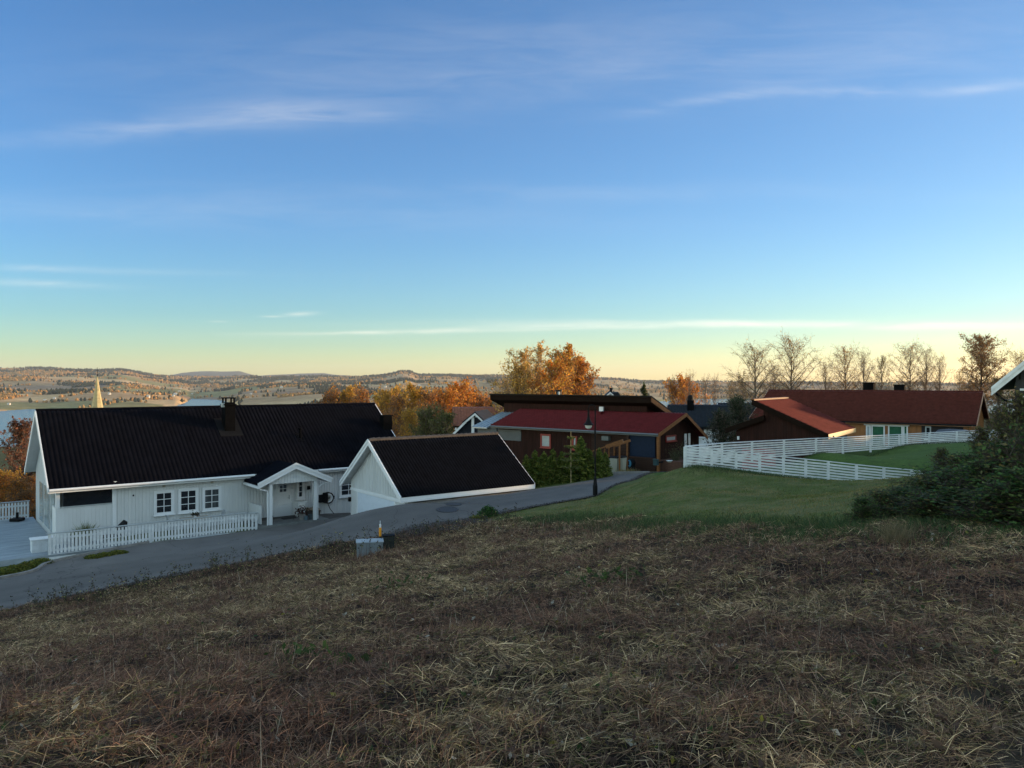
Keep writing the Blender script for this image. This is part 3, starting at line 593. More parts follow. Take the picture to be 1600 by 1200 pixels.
b.build('soffit', boards, hA)
def on_roof(fr, y, E, R, W): return E + (R - E) * y / W
# chimney
cy = 3.0; cx, _ = A.front(357, 0, cy); cz = on_roof(A, cy, EA, RA, WA)
b = MB(); b.box(cx - .27, cx + .27, cy - .3, cy + .3, cz - .6, cz + 1.45); b.box(cx - .33, cx + .33, cy - .36, cy + .36, cz + 1.30, cz + 1.37).box(cx - .30, cx + .30, cy - .33, cy + .33, cz + 1.66, cz + 1.72)
for sx in (-1, 1):
    for sy in (-1, 1): b.box(cx + sx * .22 - .04, cx + sx * .22 + .04, cy + sy * .25 - .04, cy + sy * .25 + .04, cz + 1.45, cz + 1.66)
ch = b.build('chimney', chimney_black, roofA, bevel=.01)
MB().hexa([(cx - .6, cy - .62, cz - .40), (cx + .6, cy - .62, cz - .40), (cx + .6, cy + .6, cz + .50), (cx - .6, cy + .6, cz + .50), (cx - .6, cy - .62, cz - .33), (cx + .6, cy - .62, cz - .33), (cx + .6, cy + .6, cz + .57), (cx - .6, cy + .6, cz + .57)]).build('chimney_flashing', mat('flashing', (.010, .010, .011), .8, .2, spec=.03), roofA)
MB().box(cx - .42, cx - .28, cy - .25, cy - .05, cz + 1.2, cz + 1.42).build('chimney_cleaning_hatch', grey_metal, roofA)
b = MB(); vy = 2.1; vx, _ = A.front(469, 0, vy); vz = on_roof(A, vy, EA, RA, WA); b.tube((vx, vy, vz - .1), (vx, vy, vz + .55), .07).lathe([(.11, 0), (.11, .06), (.02, .1)], (vx, vy, vz + .55)); b.hexa([(vx - .22, vy - .3, vz - .17), (vx + .22, vy - .3, vz - .17), (vx + .22, vy + .3, vz + .26), (vx - .22, vy + .3, vz + .26), (vx - .2, vy - .28, vz - .11), (vx + .2, vy - .28, vz - .11), (vx + .2, vy + .28, vz + .32), (vx - .2, vy + .28, vz + .32)])
b.build('vent_pipe', chimney_black, roofA)
b = MB(); vy = 2.6; vx, _ = A.front(603, 0, vy); vz = on_roof(A, vy, EA, RA, WA); b.box(vx - .3, vx + .3, vy - .25, vy + .25, vz - .3, vz + .75).box(vx - .34, vx + .34, vy - .29, vy + .29, vz + .75, vz + .82); b.build('roof_box', chimney_black, roofA)
# porch
yf = -1.9; pkx, pkz = A.front(462.5, 728, yf); lx, lz = A.front(404, 760, yf); rx, rz_ = A.front(517, 749, yf)
half = (rx - lx) / 2; pkx = (lx + rx) / 2; lz = rz_ = (lz + rz_) / 2
ps = (pkz - lz) / half
b = MB()
def main_y(z): return (z - EA) / rr   # where the main roof reaches this height
for sgn in (-1, 1):
    ex = pkx + sgn * half
    yb_p = main_y(pkz) + .3; yb_e = max(main_y(lz) + .2, .2)
    pts = [(ex, yf, lz), (pkx, yf, pkz), (pkx, yb_p, pkz), (ex, yb_e, lz)]
    b.prism(pts, (0, 0, .10))
pr = b.build('porch_roof', black_tile, hA)
b = MB()
for sgn in (-1, 1):
    ex = pkx + sgn * (half + .03)
    b.prism([(ex, yf - .04, lz - .16), (pkx, yf - .04, pkz - .14), (pkx, yf - .04, pkz + .12), (ex, yf - .04, lz + .10)], (0, .03, 0))
    b.prism([(pkx + sgn * (half + .06), yf - .075, lz + .02), (pkx, yf - .075, pkz + .06), (pkx, yf - .075, pkz + .17), (pkx + sgn * (half + .06), yf - .075, lz + .13)], (0, .035, 0))
    b.prism([(ex, yf, lz - .15), (ex, yf, lz - .02), (ex, .3, lz - .02), (ex, .3, lz - .15)], (-sgn * .03, 0, 0))
b.build('bargeboard', white, pr)
ply, _ = A.front(422.5, 0, yf + .35); pry, _ = A.front(492, 0, yf + .35)
_, beam_z = A.front(457, 754, yf + .35)
b = MB(); b.prism([(ply - .1, yf + .27, beam_z), (pry + .1, yf + .27, beam_z), (pry + .1, yf + .27, pkz - ps * (pry + .1 - pkx) - .1), (pkx, yf + .27, pkz - .06), (ply - .1, yf + .27, pkz - ps * (pkx - ply + .1) - .1)], (0, .10, 0))
battens(b, (ply - .1, yf + .27, 0), (pry + .1, yf + .27, 0), beam_z + .01, lambda s: pkz - ps * abs(ply - .1 + s - pkx) - .1, .155, .045, .02); b.build('gable', boards, pr)
for xx in (ply, pry): MB().box(xx - .08, xx + .08, yf + .27, yf + .43, -.1, beam_z + .05).build('post', white, pr, bevel=.006)
MB().box(lx + .05, rx - .05, yf + .12, .38, -.16, .0).build('porch_floor', mat('porch_stone', (.15, .155, .15), .8, .2), hA)
MB().box(ply - .45, ply - .39, yf + .5, y0 - .02, .05, .95).build('porch_side_panel', boards, hA)
b = MB()
b.box(pry - .42, pry - .10, y0 - .95, y0 - .9, .05, .78); b.box(pry - .5, pry + .02, y0 - .97, y0 - .86, .78, .83); b.box(pry - .47, pry - .41, y0 - .9, y0 - .03, .05, .78)
b.build('porch_side_panel', boards, hA)
dx0, dz1 = A.front(428, 757.5, y0); dx1, _ = A.front(454, 0, y0); dr = MB(); dr.box(dx0, dx1, y0 - .07, y0 - .01, .02, 2.08)
for (za, zb) in ((.15, .55), (.65, 1.15)): dr.box(dx0 + .14, dx1 - .14, y0 - .085, y0 - .07, za, zb)
dro = dr.build('door', white, hA, bevel=.006)
MB().box(dx0 - .1, dx0, y0 - .08, y0 - .005, .0, 2.18).box(dx1, dx1 + .1, y0 - .08, y0 - .005, 0, 2.18).box(dx0, dx1, y0 - .08, y0 - .005, 2.08, 2.18).build('door_frame', white2, hA)
window(dro, ((dx0 + dx1) / 2, y0 - .075, 1.28), 0, .46, .64, 2, 3, casing=.04, sill=False)
MB().tube((dx1 - .1, y0 - .09, 1.0), (dx1 - .1, y0 - .14, 1.0), .012).tube((dx1 - .1, y0 - .13, 1.0), (dx1 - .22, y0 - .13, 1.0), .012).box(dx1 - .13, dx1 - .08, y0 - .085, y0 - .07, .9, 1.12).build('handle', grey_metal, dro)
sx_, sz_ = A.front(469, 777, y0); window(hA, (sx_, y0 - .03, sz_), 0, .26, .92, 1, 3)
lx2, lz2 = A.front(481, 762, y0); b = MB(); b.box(lx2 - .05, lx2 + .05, y0 - .08, y0 - .02, lz2 - .1, lz2 + .1).lathe([(.09, 0), (.07, .16), (.01, .18)], (lx2, y0 - .16, lz2 - .06), 10); b.build('wall_lamp', dark_metal, hA)
b = MB(); b.path([(lx + .04, yf + .1, lz - .12), (lx + .10, yf + .15, lz - .2), (ply - .16, yf + .3, lz - .34), (ply - .16, yf + .3, 0)], .038); b.build('downpipe', white, hA)
b = MB(); b.path([(rx - .08, yf + .1, lz - .1), (rx - .4, yf + .25, lz - .25), (pry + .14, yf + .3, lz - .4), (pry + .14, yf + .3, .05)], .03); b.build('downpipe', white, hA)
for (u, v) in ((256, 759), (331, 753)):
    x, z = A.front(u, v, y0); MB().box(x - .07, x + .07, y0 - .04, y0 - .02, z - .07, z + .07).build('air_vent', mat('vent_grille', (.35, .33, .28), .6), hA)
x, z = A.front(208, 774, y0); MB().box(x - .03, x + .03, y0 - .06, y0 - .02, z - .04, z + .04).build('outdoor_socket', dark_metal, hA)

def place_local(o, fr, lx, ly, lz, rz=0):
    P = fr.O + fr.d * lx + fr.n * ly; o.location = (P.x, P.y, fr.O.z + lz); o.rotation_euler = (0, 0, fr.a + rz); return o
# hose reel on the wall
def hose_reel():
    x, z = A.front(508.5, 778, y0 - .15); e = empty('hose_reel', (0, 0, 0), 0, 'black and white hose reel hung on the white wall right of the porch', 'hose reel'); place_local(e, A, x, y0 - .05, z)
    b = MB(); b.box(-.42, -.05, -.22, 0, -.22, .2).box(-.15, .1, -.26, -.02, -.26, .3); b.build('housing', dark_metal, e, bevel=.04)
    b = MB(); n = 26
    for i in range(n):
        a0, a1 = 2 * math.pi * i / n, 2 * math.pi * (i + 1) / n; b.beam((.12 + .21 * math.cos(a0), -.2, .21 * math.sin(a0)), (.12 + .21 * math.cos(a1), -.2, .21 * math.sin(a1)), .1, .07)
    b.build('coil', white2, e)
    b = MB()
    for i in range(n):
        a0, a1 = 2 * math.pi * i / n, 2 * math.pi * (i + 1) / n; b.beam((.12 + .29 * math.cos(a0), -.16, .29 * math.sin(a0)), (.12 + .29 * math.cos(a1), -.16, .29 * math.sin(a1)), .2, .05)
    b.beam((.02, -.24, 0), (.2, -.24, 0), .05, .05); b.build('rim', dark_metal, e)
    b = MB(); b.path([(.1, -.15, -.28), (.25, -.15, -.62), (.5, -.18, -.95), (.78, -.25, -1.22), (1.1, -.35, -1.36)], .018); b.build('hose', dark_metal, e)
hose_reel()

# porch clutter
def pot(name, u, v, y, r, h, m, label, plant=None, cat='plant pot'):
    x, z = A.front(u, v, y); e = empty(name, (0, 0, 0), 0, label, cat); place_local(e, A, x, y, .0)
    MB().lathe([(r * .7, 0), (r, h), (r * .88, h), (r * .85, h * .85)], n=14).build('pot', m, e)
    return e
leaf_m = attr_mat('leaf', .6, .45, spec=.2)
grass_m = attr_mat('dry_stalk', .75, .12, spec=.15)
def quads(C, size, up=0.0, aspect=1.6, r=None):
    r = r or rng; n = len(C); t = r.normal(size=(n, 3)); t /= np.linalg.norm(t, axis=1)[:, None]; w = r.normal(size=(n, 3)); w -= (w * t).sum(1)[:, None] * t; w /= np.linalg.norm(w, axis=1)[:, None]
    s = (np.asarray(size) * np.ones(n))[:, None]; a = t * s * aspect / 2; b_ = w * s / 2
    V = np.stack([C - a, C - b_ * .9 + a * .1, C + a, C + b_ * .9 + a * .1], 1)
    return V
def leaf_obj(name, V, cols, parent, m=None):
    n = len(V); F = np.arange(n * 4).reshape(n, 4); return mesh_obj(name, V.reshape(-1, 3), F, m or leaf_m, parent, np.repeat(cols, 4, 0))
def pal_cols(pal, n, var=.3, r=None):
    r = r or rng; p = np.array(pal)[r.integers(0, len(pal), n)]; return np.clip(p * r.uniform(1 - var, 1 + var, (n, 1)), 0, 1)
def blades_arrays(B, L, W, D, droop, cols):
    """curved three-segment blades: base points B, length L, width W, direction D (unit), droop"""
    n = len(B); side = np.cross(D, rng.normal(size=(n, 3))); side /= np.linalg.norm(side, axis=1)[:, None] + 1e-9; L = L[:, None]; W = W[:, None]; dr = np.zeros((n, 3)); dr[:, 2] = -droop
    P1 = B + D * L * .5 + dr * L * .2; P2 = B + D * L + dr * L * .8
    V = np.stack([B - side * W / 2, B + side * W / 2, P1 + side * W * .42, P1 - side * W * .42, P2], 1)
    return V, cols
def blades_obj(name, parts, parent=None, m=None):
    V = np.concatenate([p[0] for p in parts]); C = np.concatenate([p[1] for p in parts]); n = len(V); k = np.arange(n)[:, None] * 5
    return mesh_obj(name, V.reshape(-1, 3), [k + np.array([[0, 1, 2, 3]]), k + np.array([[3, 2, 4]])], m or grass_m, parent, np.repeat(C, 5, 0))
def plant_tuft(parent, name, c, n, L, W, pal, spread=.12, lean=.6, droop=.35, m=None):
    B = np.array(c) + np.concatenate([rng.normal(size=(n, 2)) * spread, np.zeros((n, 1))], 1); D = rng.normal(size=(n, 3)) * lean; D[:, 2] = 1; D /= np.linalg.norm(D, axis=1)[:, None]
    return blades_obj(name, [blades_arrays(B, rng.uniform(.6, 1, n) * L, np.full(n, W), D, rng.uniform(0, droop, n), pal_cols(pal, n))], parent, m or leaf_m)
e = pot('potted_plant', 471, 810, -1.2, .2, .35, concrete, 'grey pot of red-brown heather beside the front door', cat='potted plant')
C = rng.normal(size=(260, 3)) * np.array([.16, .16, .12]) + [0, 0, .45]; leaf_obj('foliage', quads(C, .06), pal_cols([(.06, .02, .02), (.03, .05, .02), (.1, .03, .03)], 260), e)
pot('flower_pot', 478, 808, -1.35, .12, .2, mat('blue_glaze', (.09, .14, .17), .4), 'small blue-grey flower pot beside the heather pot')
pot('flower_pot', 486, 809, -1.3, .15, .26, mat('slate_glaze', (.05, .07, .08), .5), 'dark slate flower pot at the foot of the right porch post')
e = empty('log_basket', (0, 0, 0), 0, 'dark basket of firewood against the wall under the hose reel', 'basket'); place_local(e, A, pry + .5, y0 - .45, -.12)
MB().hexa([(-.32, -.2, 0), (.32, -.2, 0), (.32, .2, 0), (-.32, .2, 0), (-.4, -.26, .36), (.4, -.26, .36), (.4, .26, .36), (-.4, .26, .36)]).build('basket', mat('dark_wicker', (.05, .042, .035), .8), e, bevel=.02)
b = MB()
for i in range(7): b.tube((-.3 + i * .1, -.2, .38 + rnd.uniform(0, .1)), (-.3 + i * .1, .2, .38 + rnd.uniform(0, .1)), .05, n=7)
b.build('logs', mat('split_birch', (.30, .24, .17), .8, .3, 9), e)
e = empty('lantern', (0, 0, 0), 0, 'small black lantern standing by the left porch post', 'lantern'); place_local(e, A, ply + .15, -1.2, 0)
MB().box(-.09, .09, -.09, .09, 0, .04).box(-.09, .09, -.09, .09, .34, .38).box(-.09, -.07, -.09, -.07, .04, .34).box(.07, .09, -.09, -.07, .04, .34).box(-.09, -.07, .07, .09, .04, .34).box(.07, .09, .07, .09, .04, .34).build('frame', dark_metal, e)
MB().tube((0, 0, .04), (0, 0, .2), .04).build('candle', white2, e)
e = MB().box(-.35, .35, -.22, .22, 0, .02).build('doormat', mat('doormat_fibre', (.03, .03, .03), .95)); place_local(e, A, (dx0 + dx1) / 2 + .05, -.35, .005); tag(e, 'dark doormat on the porch floor before the white door', 'doormat')

# deck and picket fences
deck_m = mat('weathered_deck', (.24, .28, .31), .55, .35, 1.6, stretch=(.5, 6, 1), bump=.2, spec=.5)
b = MB(); n = 0
y = -1.62
while y < 9.5:
    x1_ = .4 if y > .3 else (.4)
    b.box(-9.5, x1_, y, y + .128, -.2, -.16 + rnd.uniform(-.002, .002)); y += .14
y = -1.42
while y < .34: b.box(.41, 9.0, y, y + .128, -.2, -.16); y += .14
b.box(-9.5, 9.0, -1.66, -1.62, -.6, -.165)
deck = b.build('deck', deck_m); place_local(deck, A, 0, 0, 0); tag(deck, 'grey weathered timber deck wrapping round the left end of the white house', 'deck')
def picket_fence(fr, pts, label, h=.92, sp=.14, pw=.09, z0=-.16, mat_=None, base_dz=None):
    """fence over a local polyline: pickets, rails and posts"""
    P0 = fr.O + fr.d * pts[0][0] + fr.n * pts[0][1]
    e = empty('picket_fence', (P0.x, P0.y, fr.O.z + z0), fr.a, label, 'fence'); ox, oy = pts[0][0], pts[0][1]
    for k in range(len(pts) - 1):
        (xa, ya, za), (xb, yb, zb) = pts[k], pts[k + 1]; xa -= ox; xb -= ox; ya -= oy; yb -= oy
        L = math.hypot(xb - xa, yb - ya); d = Vector(((xb - xa) / L, (yb - ya) / L, 0)); nn = Vector((-d.y, d.x, 0)); n = int(L / sp); pk = MB(); rl = MB()
        Z = lambda s: za + (zb - za) * s / L
        for i in range(n):
            s = (i + .5) * L / n; c = Vector((xa, ya, 0)) + d * s + nn * -.03; w2 = pw / 2 * rnd.uniform(.96, 1.04)
            P = [c - d * w2 - nn * .011, c + d * w2 - nn * .011, c + d * w2 + nn * .011, c - d * w2 + nn * .011]
            pk.hexa([(p.x, p.y, Z(s) + .03) for p in P] + [(p.x, p.y, Z(s) + h - .08) for p in P])
        for zz in (.16, h - .26): rl.beam((xa, ya, za + zz), (xb, yb, zb + zz), .04, .09)
        pk.build('pickets', white2, e); rl.build('rail', white2, e)
        MB().beam((xa - d.x * .06, ya - d.y * .06, za + h - .03), (xb + d.x * .04, yb + d.y * .04, zb + h - .03), .15, .035).build('handrail', grey_metal, e)
        MB().beam(Vector((xa, ya, za - .05)) - nn * .06, Vector((xb, yb, zb - .05)) - nn * .06, .025, .12).build('base_board', white2, e)
        MB().beam(Vector((xa, ya, za - .18)) - nn * .075, Vector((xb, yb, zb - .24)) - nn * .075, .03, .16).build('skirting', white2, e)
        m = max(1, int(round(L / 1.9)))
        for i in range(m + 1):
            if k and i == 0: continue
            s = L * i / m; c = Vector((xa, ya, 0)) + d * min(max(s, .05), L - .05) + nn * .03; MB().box(c.x - .045, c.x + .045, c.y - .045, c.y + .045, Z(s) - .3, Z(s) + h - .05).build('post', white2, e)
    return e
fxe, _ = A.front(375, 0, -1.5); fxe2, _ = A.front(401, 0, -1.5)
_, z_end = A.front(401, 801, -1.5)
picket_fence(A, [(-.22, -1.58, 0), (fxe, -1.5, 0), (fxe2, -1.62, z_end + .16 - .92 + .03)], 'white picket fence along the road in front of the white house')
fl = [(-9.4, 4.0, 0), (-6.5, 8.6, 0), (-4.2, 9.6, 0), (.3, 9.6, 0)]
picket_fence(A, [( -9.4, 2.0, 0), (-6.4, 9.3, 0), (.2, 9.3, 0)], 'white picket fence at the far side of the deck, left of the house', h=.95)
def deck_things():
    e = empty('storage_box', (0, 0, 0), 0, 'white panelled storage box on the deck at the house corner', 'storage box'); x, z = A.front(68, 850, -.9); place_local(e, A, x, -.55, -.16)
    b = MB(); b.box(-.42, .42, -.3, .3, 0, .52)
    for i in range(9): b.box(-.4 + i * .095, -.4 + i * .095 + .05, -.315, -.3, .03, .5)
    b.build('body', white2, e); MB().box(-.47, .47, -.35, .35, .52, .575).build('lid', white, e, bevel=.01)
    e = empty('parasol_base', (0, 0, 0), 0, 'black parasol base with a short socket standing on the deck', 'parasol base'); P = at(27, 809, 40.5); e.location = (P.x, P.y, -7.36)
    MB().box(-.27, .27, -.27, .27, 0, .16).build('plinth', dark_metal, e, bevel=.04); MB().tube((0, 0, .16), (0, 0, .45), .07).build('socket', dark_metal, e)
    for (u, h, n, lab) in [(118, .62, 150, 'shorter grassy potted plant against the veranda wall'), (135, .95, 260, 'taller spiky potted grass against the veranda wall')]:
        x, z = A.front(u, 830, -.2); e = empty('potted_grass', (0, 0, 0), 0, lab, 'potted plant', 'potted grasses by the veranda'); place_local(e, A, x, -.2, -.16)
        MB().lathe([(.13, 0), (.19, .34), (.17, .34), (.16, .3)], n=14).build('pot', concrete, e)
        plant_tuft(e, 'leaves', (0, 0, .3), n, h, .02, [(.12, .16, .06), (.2, .2, .08), (.07, .11, .04)], .06, .45, .5)
    # dark lounger back showing over the fence
    x, z = A.front(192, 820, -.75); e = empty('deck_chair', (0, 0, 0), 0, 'black reclining deck chair whose back shows above the fence', 'deck chair'); place_local(e, A, x, -.75, -.16)
    MB().hexa([(-.3, -.28, .62), (.12, -.28, .62), (.12, .28, .62), (-.3, .28, .62), (.08, -.28, .98), (.14, -.28, .96), (.14, .28, .96), (.08, .28, .98)]).build('backrest', dark_metal, e)
    MB().box(-.9, -.25, -.28, .28, .33, .38).build('seat', dark_metal, e)
    for a in (-.8, -.25):
        for c in (-.25, .25): MB().tube((a, c, 0), (a + .05, c, .35), .015).build('leg', dark_metal, e)
    MB().tube((.1, -.25, .1), (-.28, -.25, .62), .015).tube((.1, .25, .1), (-.28, .25, .62), .015).build('support', dark_metal, e)
    # table and chairs
    x, z = A.front(306, 811, -.5); e = empty('patio_table', (0, 0, 0), 0, 'pale wooden patio table under the white house windows', 'table'); place_local(e, A, x, -.5, -.16)
    MB().box(-.65, .65, -.4, .4, .70, .735).build('table_top', mat('pale_table_wood', (.38, .33, .26), .6, .2, 5, stretch=(.3, 3, 1)), e, bevel=.005)
    for a in (-.55, .55):
        for c in (-.32, .32): MB().box(a - .03, a + .03, c - .03, c + .03, 0, .70).build('leg', grey_metal, e)
    f = empty('table_plant', (0, 0, 0), 0, 'small dark plant in a white pot on the patio table', 'potted plant'); place_local(f, A, x - .03, -.5, .575)
    MB().lathe([(.07, 0), (.1, .1), (.08, .1)], n=12).build('pot', white, f); C = rng.normal(size=(130, 3)) * [.1, .08, .06] + [0, 0, .17]; leaf_obj('foliage', quads(C, .05), pal_cols([(.03, .05, .02), (.06, .03, .02)], 130), f)
    proto = None
    for i, (dx, lab) in enumerate([(-.95, 'grey patio chair at the left end of the pale table'), (.98, 'grey patio chair at the right end of the pale table')]):
        if proto is None:
            e = empty('patio_chair', (0, 0, 0)); sg = mat('grey_mesh_fabric', (.36, .38, .40), .6)
            MB().box(-.22, .22, -.23, .23, .42, .45).build('seat', sg, e); MB().hexa([(-.26, -.23, .45), (-.22, -.23, .45), (-.22, .23, .45), (-.26, .23, .45), (-.4, -.23, .98), (-.37, -.23, .98), (-.37, .23, .98), (-.4, .23, .98)]).build('backrest', sg, e)
            for a in (-.2, .2):
                for c in (-.22, .22): MB().tube((a, c, 0), (a, c, .42), .015).build('leg', grey_metal, e)
            for c in (-.25, .25): MB().beam((-.28, c, .64), (.2, c, .64), .04, .025).build('armrest', grey_metal, e)
            proto = e
        else: e = copy_tree(proto)
        tag(e, lab, 'chair', 'patio chairs by the table'); place_local(e, A, x + dx, -.5, -.16, 0 if i == 0 else math.pi)
deck_things()

# ================================================================== garage
G = Fr((-4.97, 34.44), math.atan2(.6, .8), -7.6)
hG = empty('garage', G.O, G.a, 'white garage with dark tiled roof sunk below the road', 'garage')
LG, WG, EG, RG = 7.6, 3.2, 2.36, 4.70
rs = roof_sheet('roof', garage_tile, hG, (0, 0, EG), (LG, 0, 0), (0, WG, RG - EG), .16, .055, .33, .022)
roof_sheet('roof', garage_tile, hG, (LG, 2 * WG, EG), (-LG, 0, 0), (0, -WG, RG - EG), .16, .055, .33, .022)
b = MB()
for i in range(27):
    xx = i * LG / 27; b.tube((xx, WG, RG + .05), (xx + LG / 27 + .02, WG, RG + .075), .105, .125, 10)
b.build('ridge_tiles', ridge_m, hG)
b = MB(); gx, gy0, gy1 = .4, .35, 2 * WG - .35; gez = EG + .35 * (RG - EG) / WG - .1
gable_wall(b, gx, gy0, gy1, gez, RG - .14, -.3); gable_wall(b, LG - .4, gy0, gy1, gez, RG - .14, -.3); b.box(gx + .15, LG - .4, gy1 - .15, gy1, -.3, gez); b.box(gx + .15, LG - .4, gy0, gy0 + .15, 1.2, gez); b.build('wall', boards, hG)
MB().box(gx + .15, LG + .1, gy0 - .25, gy0 + .02, -.3, EG - .28).build('retaining_wall', concrete, hG)
da, dzt = G.side(617, 786, gx); db, _ = G.side(560, 0, gx); dzt = 2.0
b = MB(); sl = (RG - .14 - gez) / (WG - .35)
battens(b, (gx, gy1, 0), (gx, gy0, 0), dzt + .2, lambda s: gez + sl * (WG - .35 - abs(s - (WG - .35))), .17, .055, .036, out=(-1, 0, 0))
battens(b, (gx, gy1, 0), (gx, db + .12, 0), -.2, dzt + .1, .17, .055, .036, out=(-1, 0, 0)); battens(b, (gx, da - .12, 0), (gx, gy0, 0), -.2, dzt + .1, .17, .055, .036, out=(-1, 0, 0))
b.build('cover_battens', boards, hG)
b = MB(); b.box(gx - .045, gx, db, db + .12, -.2, dzt + .03).box(gx - .045, gx, da - .12, da, -.2, dzt + .03).box(gx - .05, gx, gy0, gy1, dzt + .03, dzt + .15); b.build('door_frame', white, hG)
b = MB(); nP = 5
for i in range(nP): z0_ = -.1 + i * (dzt + .1) / nP; b.box(gx - .03, gx - .005, da, db, z0_ + .006, z0_ + (dzt + .1) / nP - .006)
b.box(gx - .018, gx - .004, da, db, -.1, dzt); b.build('garage_door', mat('pale_blue_white_paint', (.54, .60, .68), .45, .04), hG)
b = MB(); b.box(-.03, LG + .03, -.035, -.005, EG - .20, EG + .02).box(-.03, LG + .03, -.055, -.035, EG - .20, EG - .1); b.build('fascia', white, hG)
for xx in (-.06, LG + .005):
    b = MB()
    for (ya, yb) in ((-.03, WG), (2 * WG + .03, WG)):
        b.prism([(xx, ya, EG - .20), (xx, yb, RG - .17), (xx, yb, RG + .10), (xx, ya, EG + .07)], (.055, 0, 0))
        if xx < 0: b.prism([(xx - .03, ya, EG - .03), (xx - .03, yb, RG), (xx - .03, yb, RG + .13), (xx - .03, ya, EG + .10)], (.03, 0, 0))
    b.build('bargeboard', white, hG)
b = MB()
for (ya, yb) in ((0, WG), (2 * WG, WG)): b.prism([(0, ya, EG - .02), (0, yb, RG - .02), (0, yb, RG - .05), (0, ya, EG - .05)], (LG, 0, 0))
b.build('soffit', white2, hG)
yl, zl = G.side(549, 780, gx); MB().box(gx - .16, gx - .02, yl - .07, yl + .07, zl - .11, zl + .12).build('wall_lamp', dark_metal, hG, bevel=.02)

# ================================================================== dark red house in the middle
B = Fr((-1.65, 59.5), math.atan2(-.646, .762), -5.95)
hB = empty('dark_red_house', B.O, B.a, 'dark stained house with bright red metal roof at the end of the road', 'house')
LB, WB = 14.7, 3.73; EB, RB = 2.52, 3.70
roof_sheet('roof', red_tile, hB, (0, 0, EB), (LB, 0, 0), (0, WB, RB - EB), .25, .06, .36, .05)
roof_sheet('roof', red_tile, hB, (LB, WB + 3.2, RB - 1.75), (-4.6, 0, 0), (0, -3.2, 1.75), .25, .06, .36, .05)
b = MB(); b.tube((0, -.09, EB - .03), (LB, -.09, EB - .03), .065); b.box(0, LB, -.03, 0, EB - .16, EB + .02); b.build('gutter', mat('grey_gutter', (.10, .115, .13), .4, .1), hB)
b = MB(); b.box(.5, LB - .55, .55, .7, -.5, EB + .05); b.prism([(.5, .55, EB - .0), (.5, 6, EB - .0), (.5, 6, RB + .5), (.5, WB, RB - .1)], (.12, 0, 0)); b.box(.3, .5, .55, 6, -1, EB)
b.prism([(LB - .7, .55, -.5), (LB - .7, WB + 3.0, -.5), (LB - .7, WB + 3.0, RB - 1.70), (LB - .7, WB, RB - .1), (LB - .7, .55, EB + .08)], (.15, 0, 0))
battens(b, (.5, .55, 0), (10.3, .55, 0), -.4, EB, .15, .1, .018)
b.build('wall', brown_board, hB)
b = MB(); battens(b, (LB - .55, .55, 0), (LB - .55, WB + 3.0, 0), 1.2, lambda s: (EB + .08 + (s) * (RB - .1 - EB - .08) / (WB - .55)) if s < WB - .55 else RB - .1 - (s - WB + .55) * .53, .14, .1, .018, out=(1, 0, 0)); b.build('gable_boards', brown_board, hB)
b = MB(); b.prism([(LB, -.08, EB - .2), (LB, WB, RB - .16), (LB, WB, RB + .08), (LB, -.08, EB + .05)], (.05, 0, 0)).prism([(LB, WB + 3.25, RB - 1.95), (LB, WB, RB - .16), (LB, WB, RB + .08), (LB, WB + 3.25, RB - 1.70)], (.05, 0, 0))
b.build('bargeboard', oiled, hB)
b = MB(); b.prism([(LB - .55, .0, EB - .02), (LB - .55, WB, RB - .02), (LB - .55, WB, RB - .08), (LB - .55, .0, EB - .08)], (.54, 0, 0)); b.build('soffit', oiled, hB)
# raised upper storey
ux0, ux1, uy, uz, us = -2.7, 12.44, 2.95, 4.86, .395
b = MB(); b.box(ux0 + .9, ux1 - .75, uy + .7, uy + .85, RB - .9, uz - .30); b.prism([(ux1 - .9, uy + .7, RB - .9), (ux1 - .9, uy + 6, RB - .9), (ux1 - .9, uy + 6, uz - .35 - 6 * us), (ux1 - .9, uy + .7, uz - .38 - .7 * us)], (.15, 0, 0))
b.prism([(ux0 + .9, uy + .7, -1), (ux0 + .9, uy + 6, -1), (ux0 + .9, uy + 6, uz - .35 - 6 * us), (ux0 + .9, uy + .7, uz - .38 - .7 * us)], (.15, 0, 0))
battens(b, (ux0 + .9, uy + .7, 0), (ux1 - .75, uy + .7, 0), RB - .5, uz - .32, .15, .1, .018); b.build('upper_wall', brown_board, hB)
b = MB(); b.prism([(ux0, uy, uz - .42), (ux0, uy, uz - .02), (ux0, uy + 6.4, uz - .02 - 6.4 * us), (ux0, uy + 6.4, uz - .42 - 6.4 * us)], (ux1 - ux0, 0, 0)); up = b.build('upper_roof', fascia_brown, hB)
MB().prism([(ux0 - .05, uy - .08, uz - .0), (ux0 - .05, uy - .08, uz + .09), (ux0 - .05, uy + 6.5, uz + .09 - 6.5 * us), (ux0 - .05, uy + 6.5, uz - 6.5 * us)], (ux1 - ux0 + .1, 0, 0)).build('roof_edge', dark_metal, up)
MB().prism([(ux1, uy - .04, uz - .34), (ux1, uy - .04, uz - .03), (ux1, uy + 5.5, uz - .03 - 5.5 * us), (ux1, uy + 5.5, uz - .34 - 5.5 * us)], (.04, 0, 0)).build('bargeboard', oiled, up)
cx, _ = B.front(873.5, 0, uy + 1.6); b = MB(); b.tube((cx, uy + 1.6, uz - .8), (cx, uy + 1.6, uz + .35), .22, n=12).tube((cx, uy + 1.6, uz + .35), (cx, uy + 1.6, uz + .42), .26, n=12); b.build('chimney', dark_metal, up); 
MB().box(cx + .1, cx + .28, uy + 1.3, uy + 1.36, uz - .3, uz + .28).build('chimney_plate', grey_metal, up)
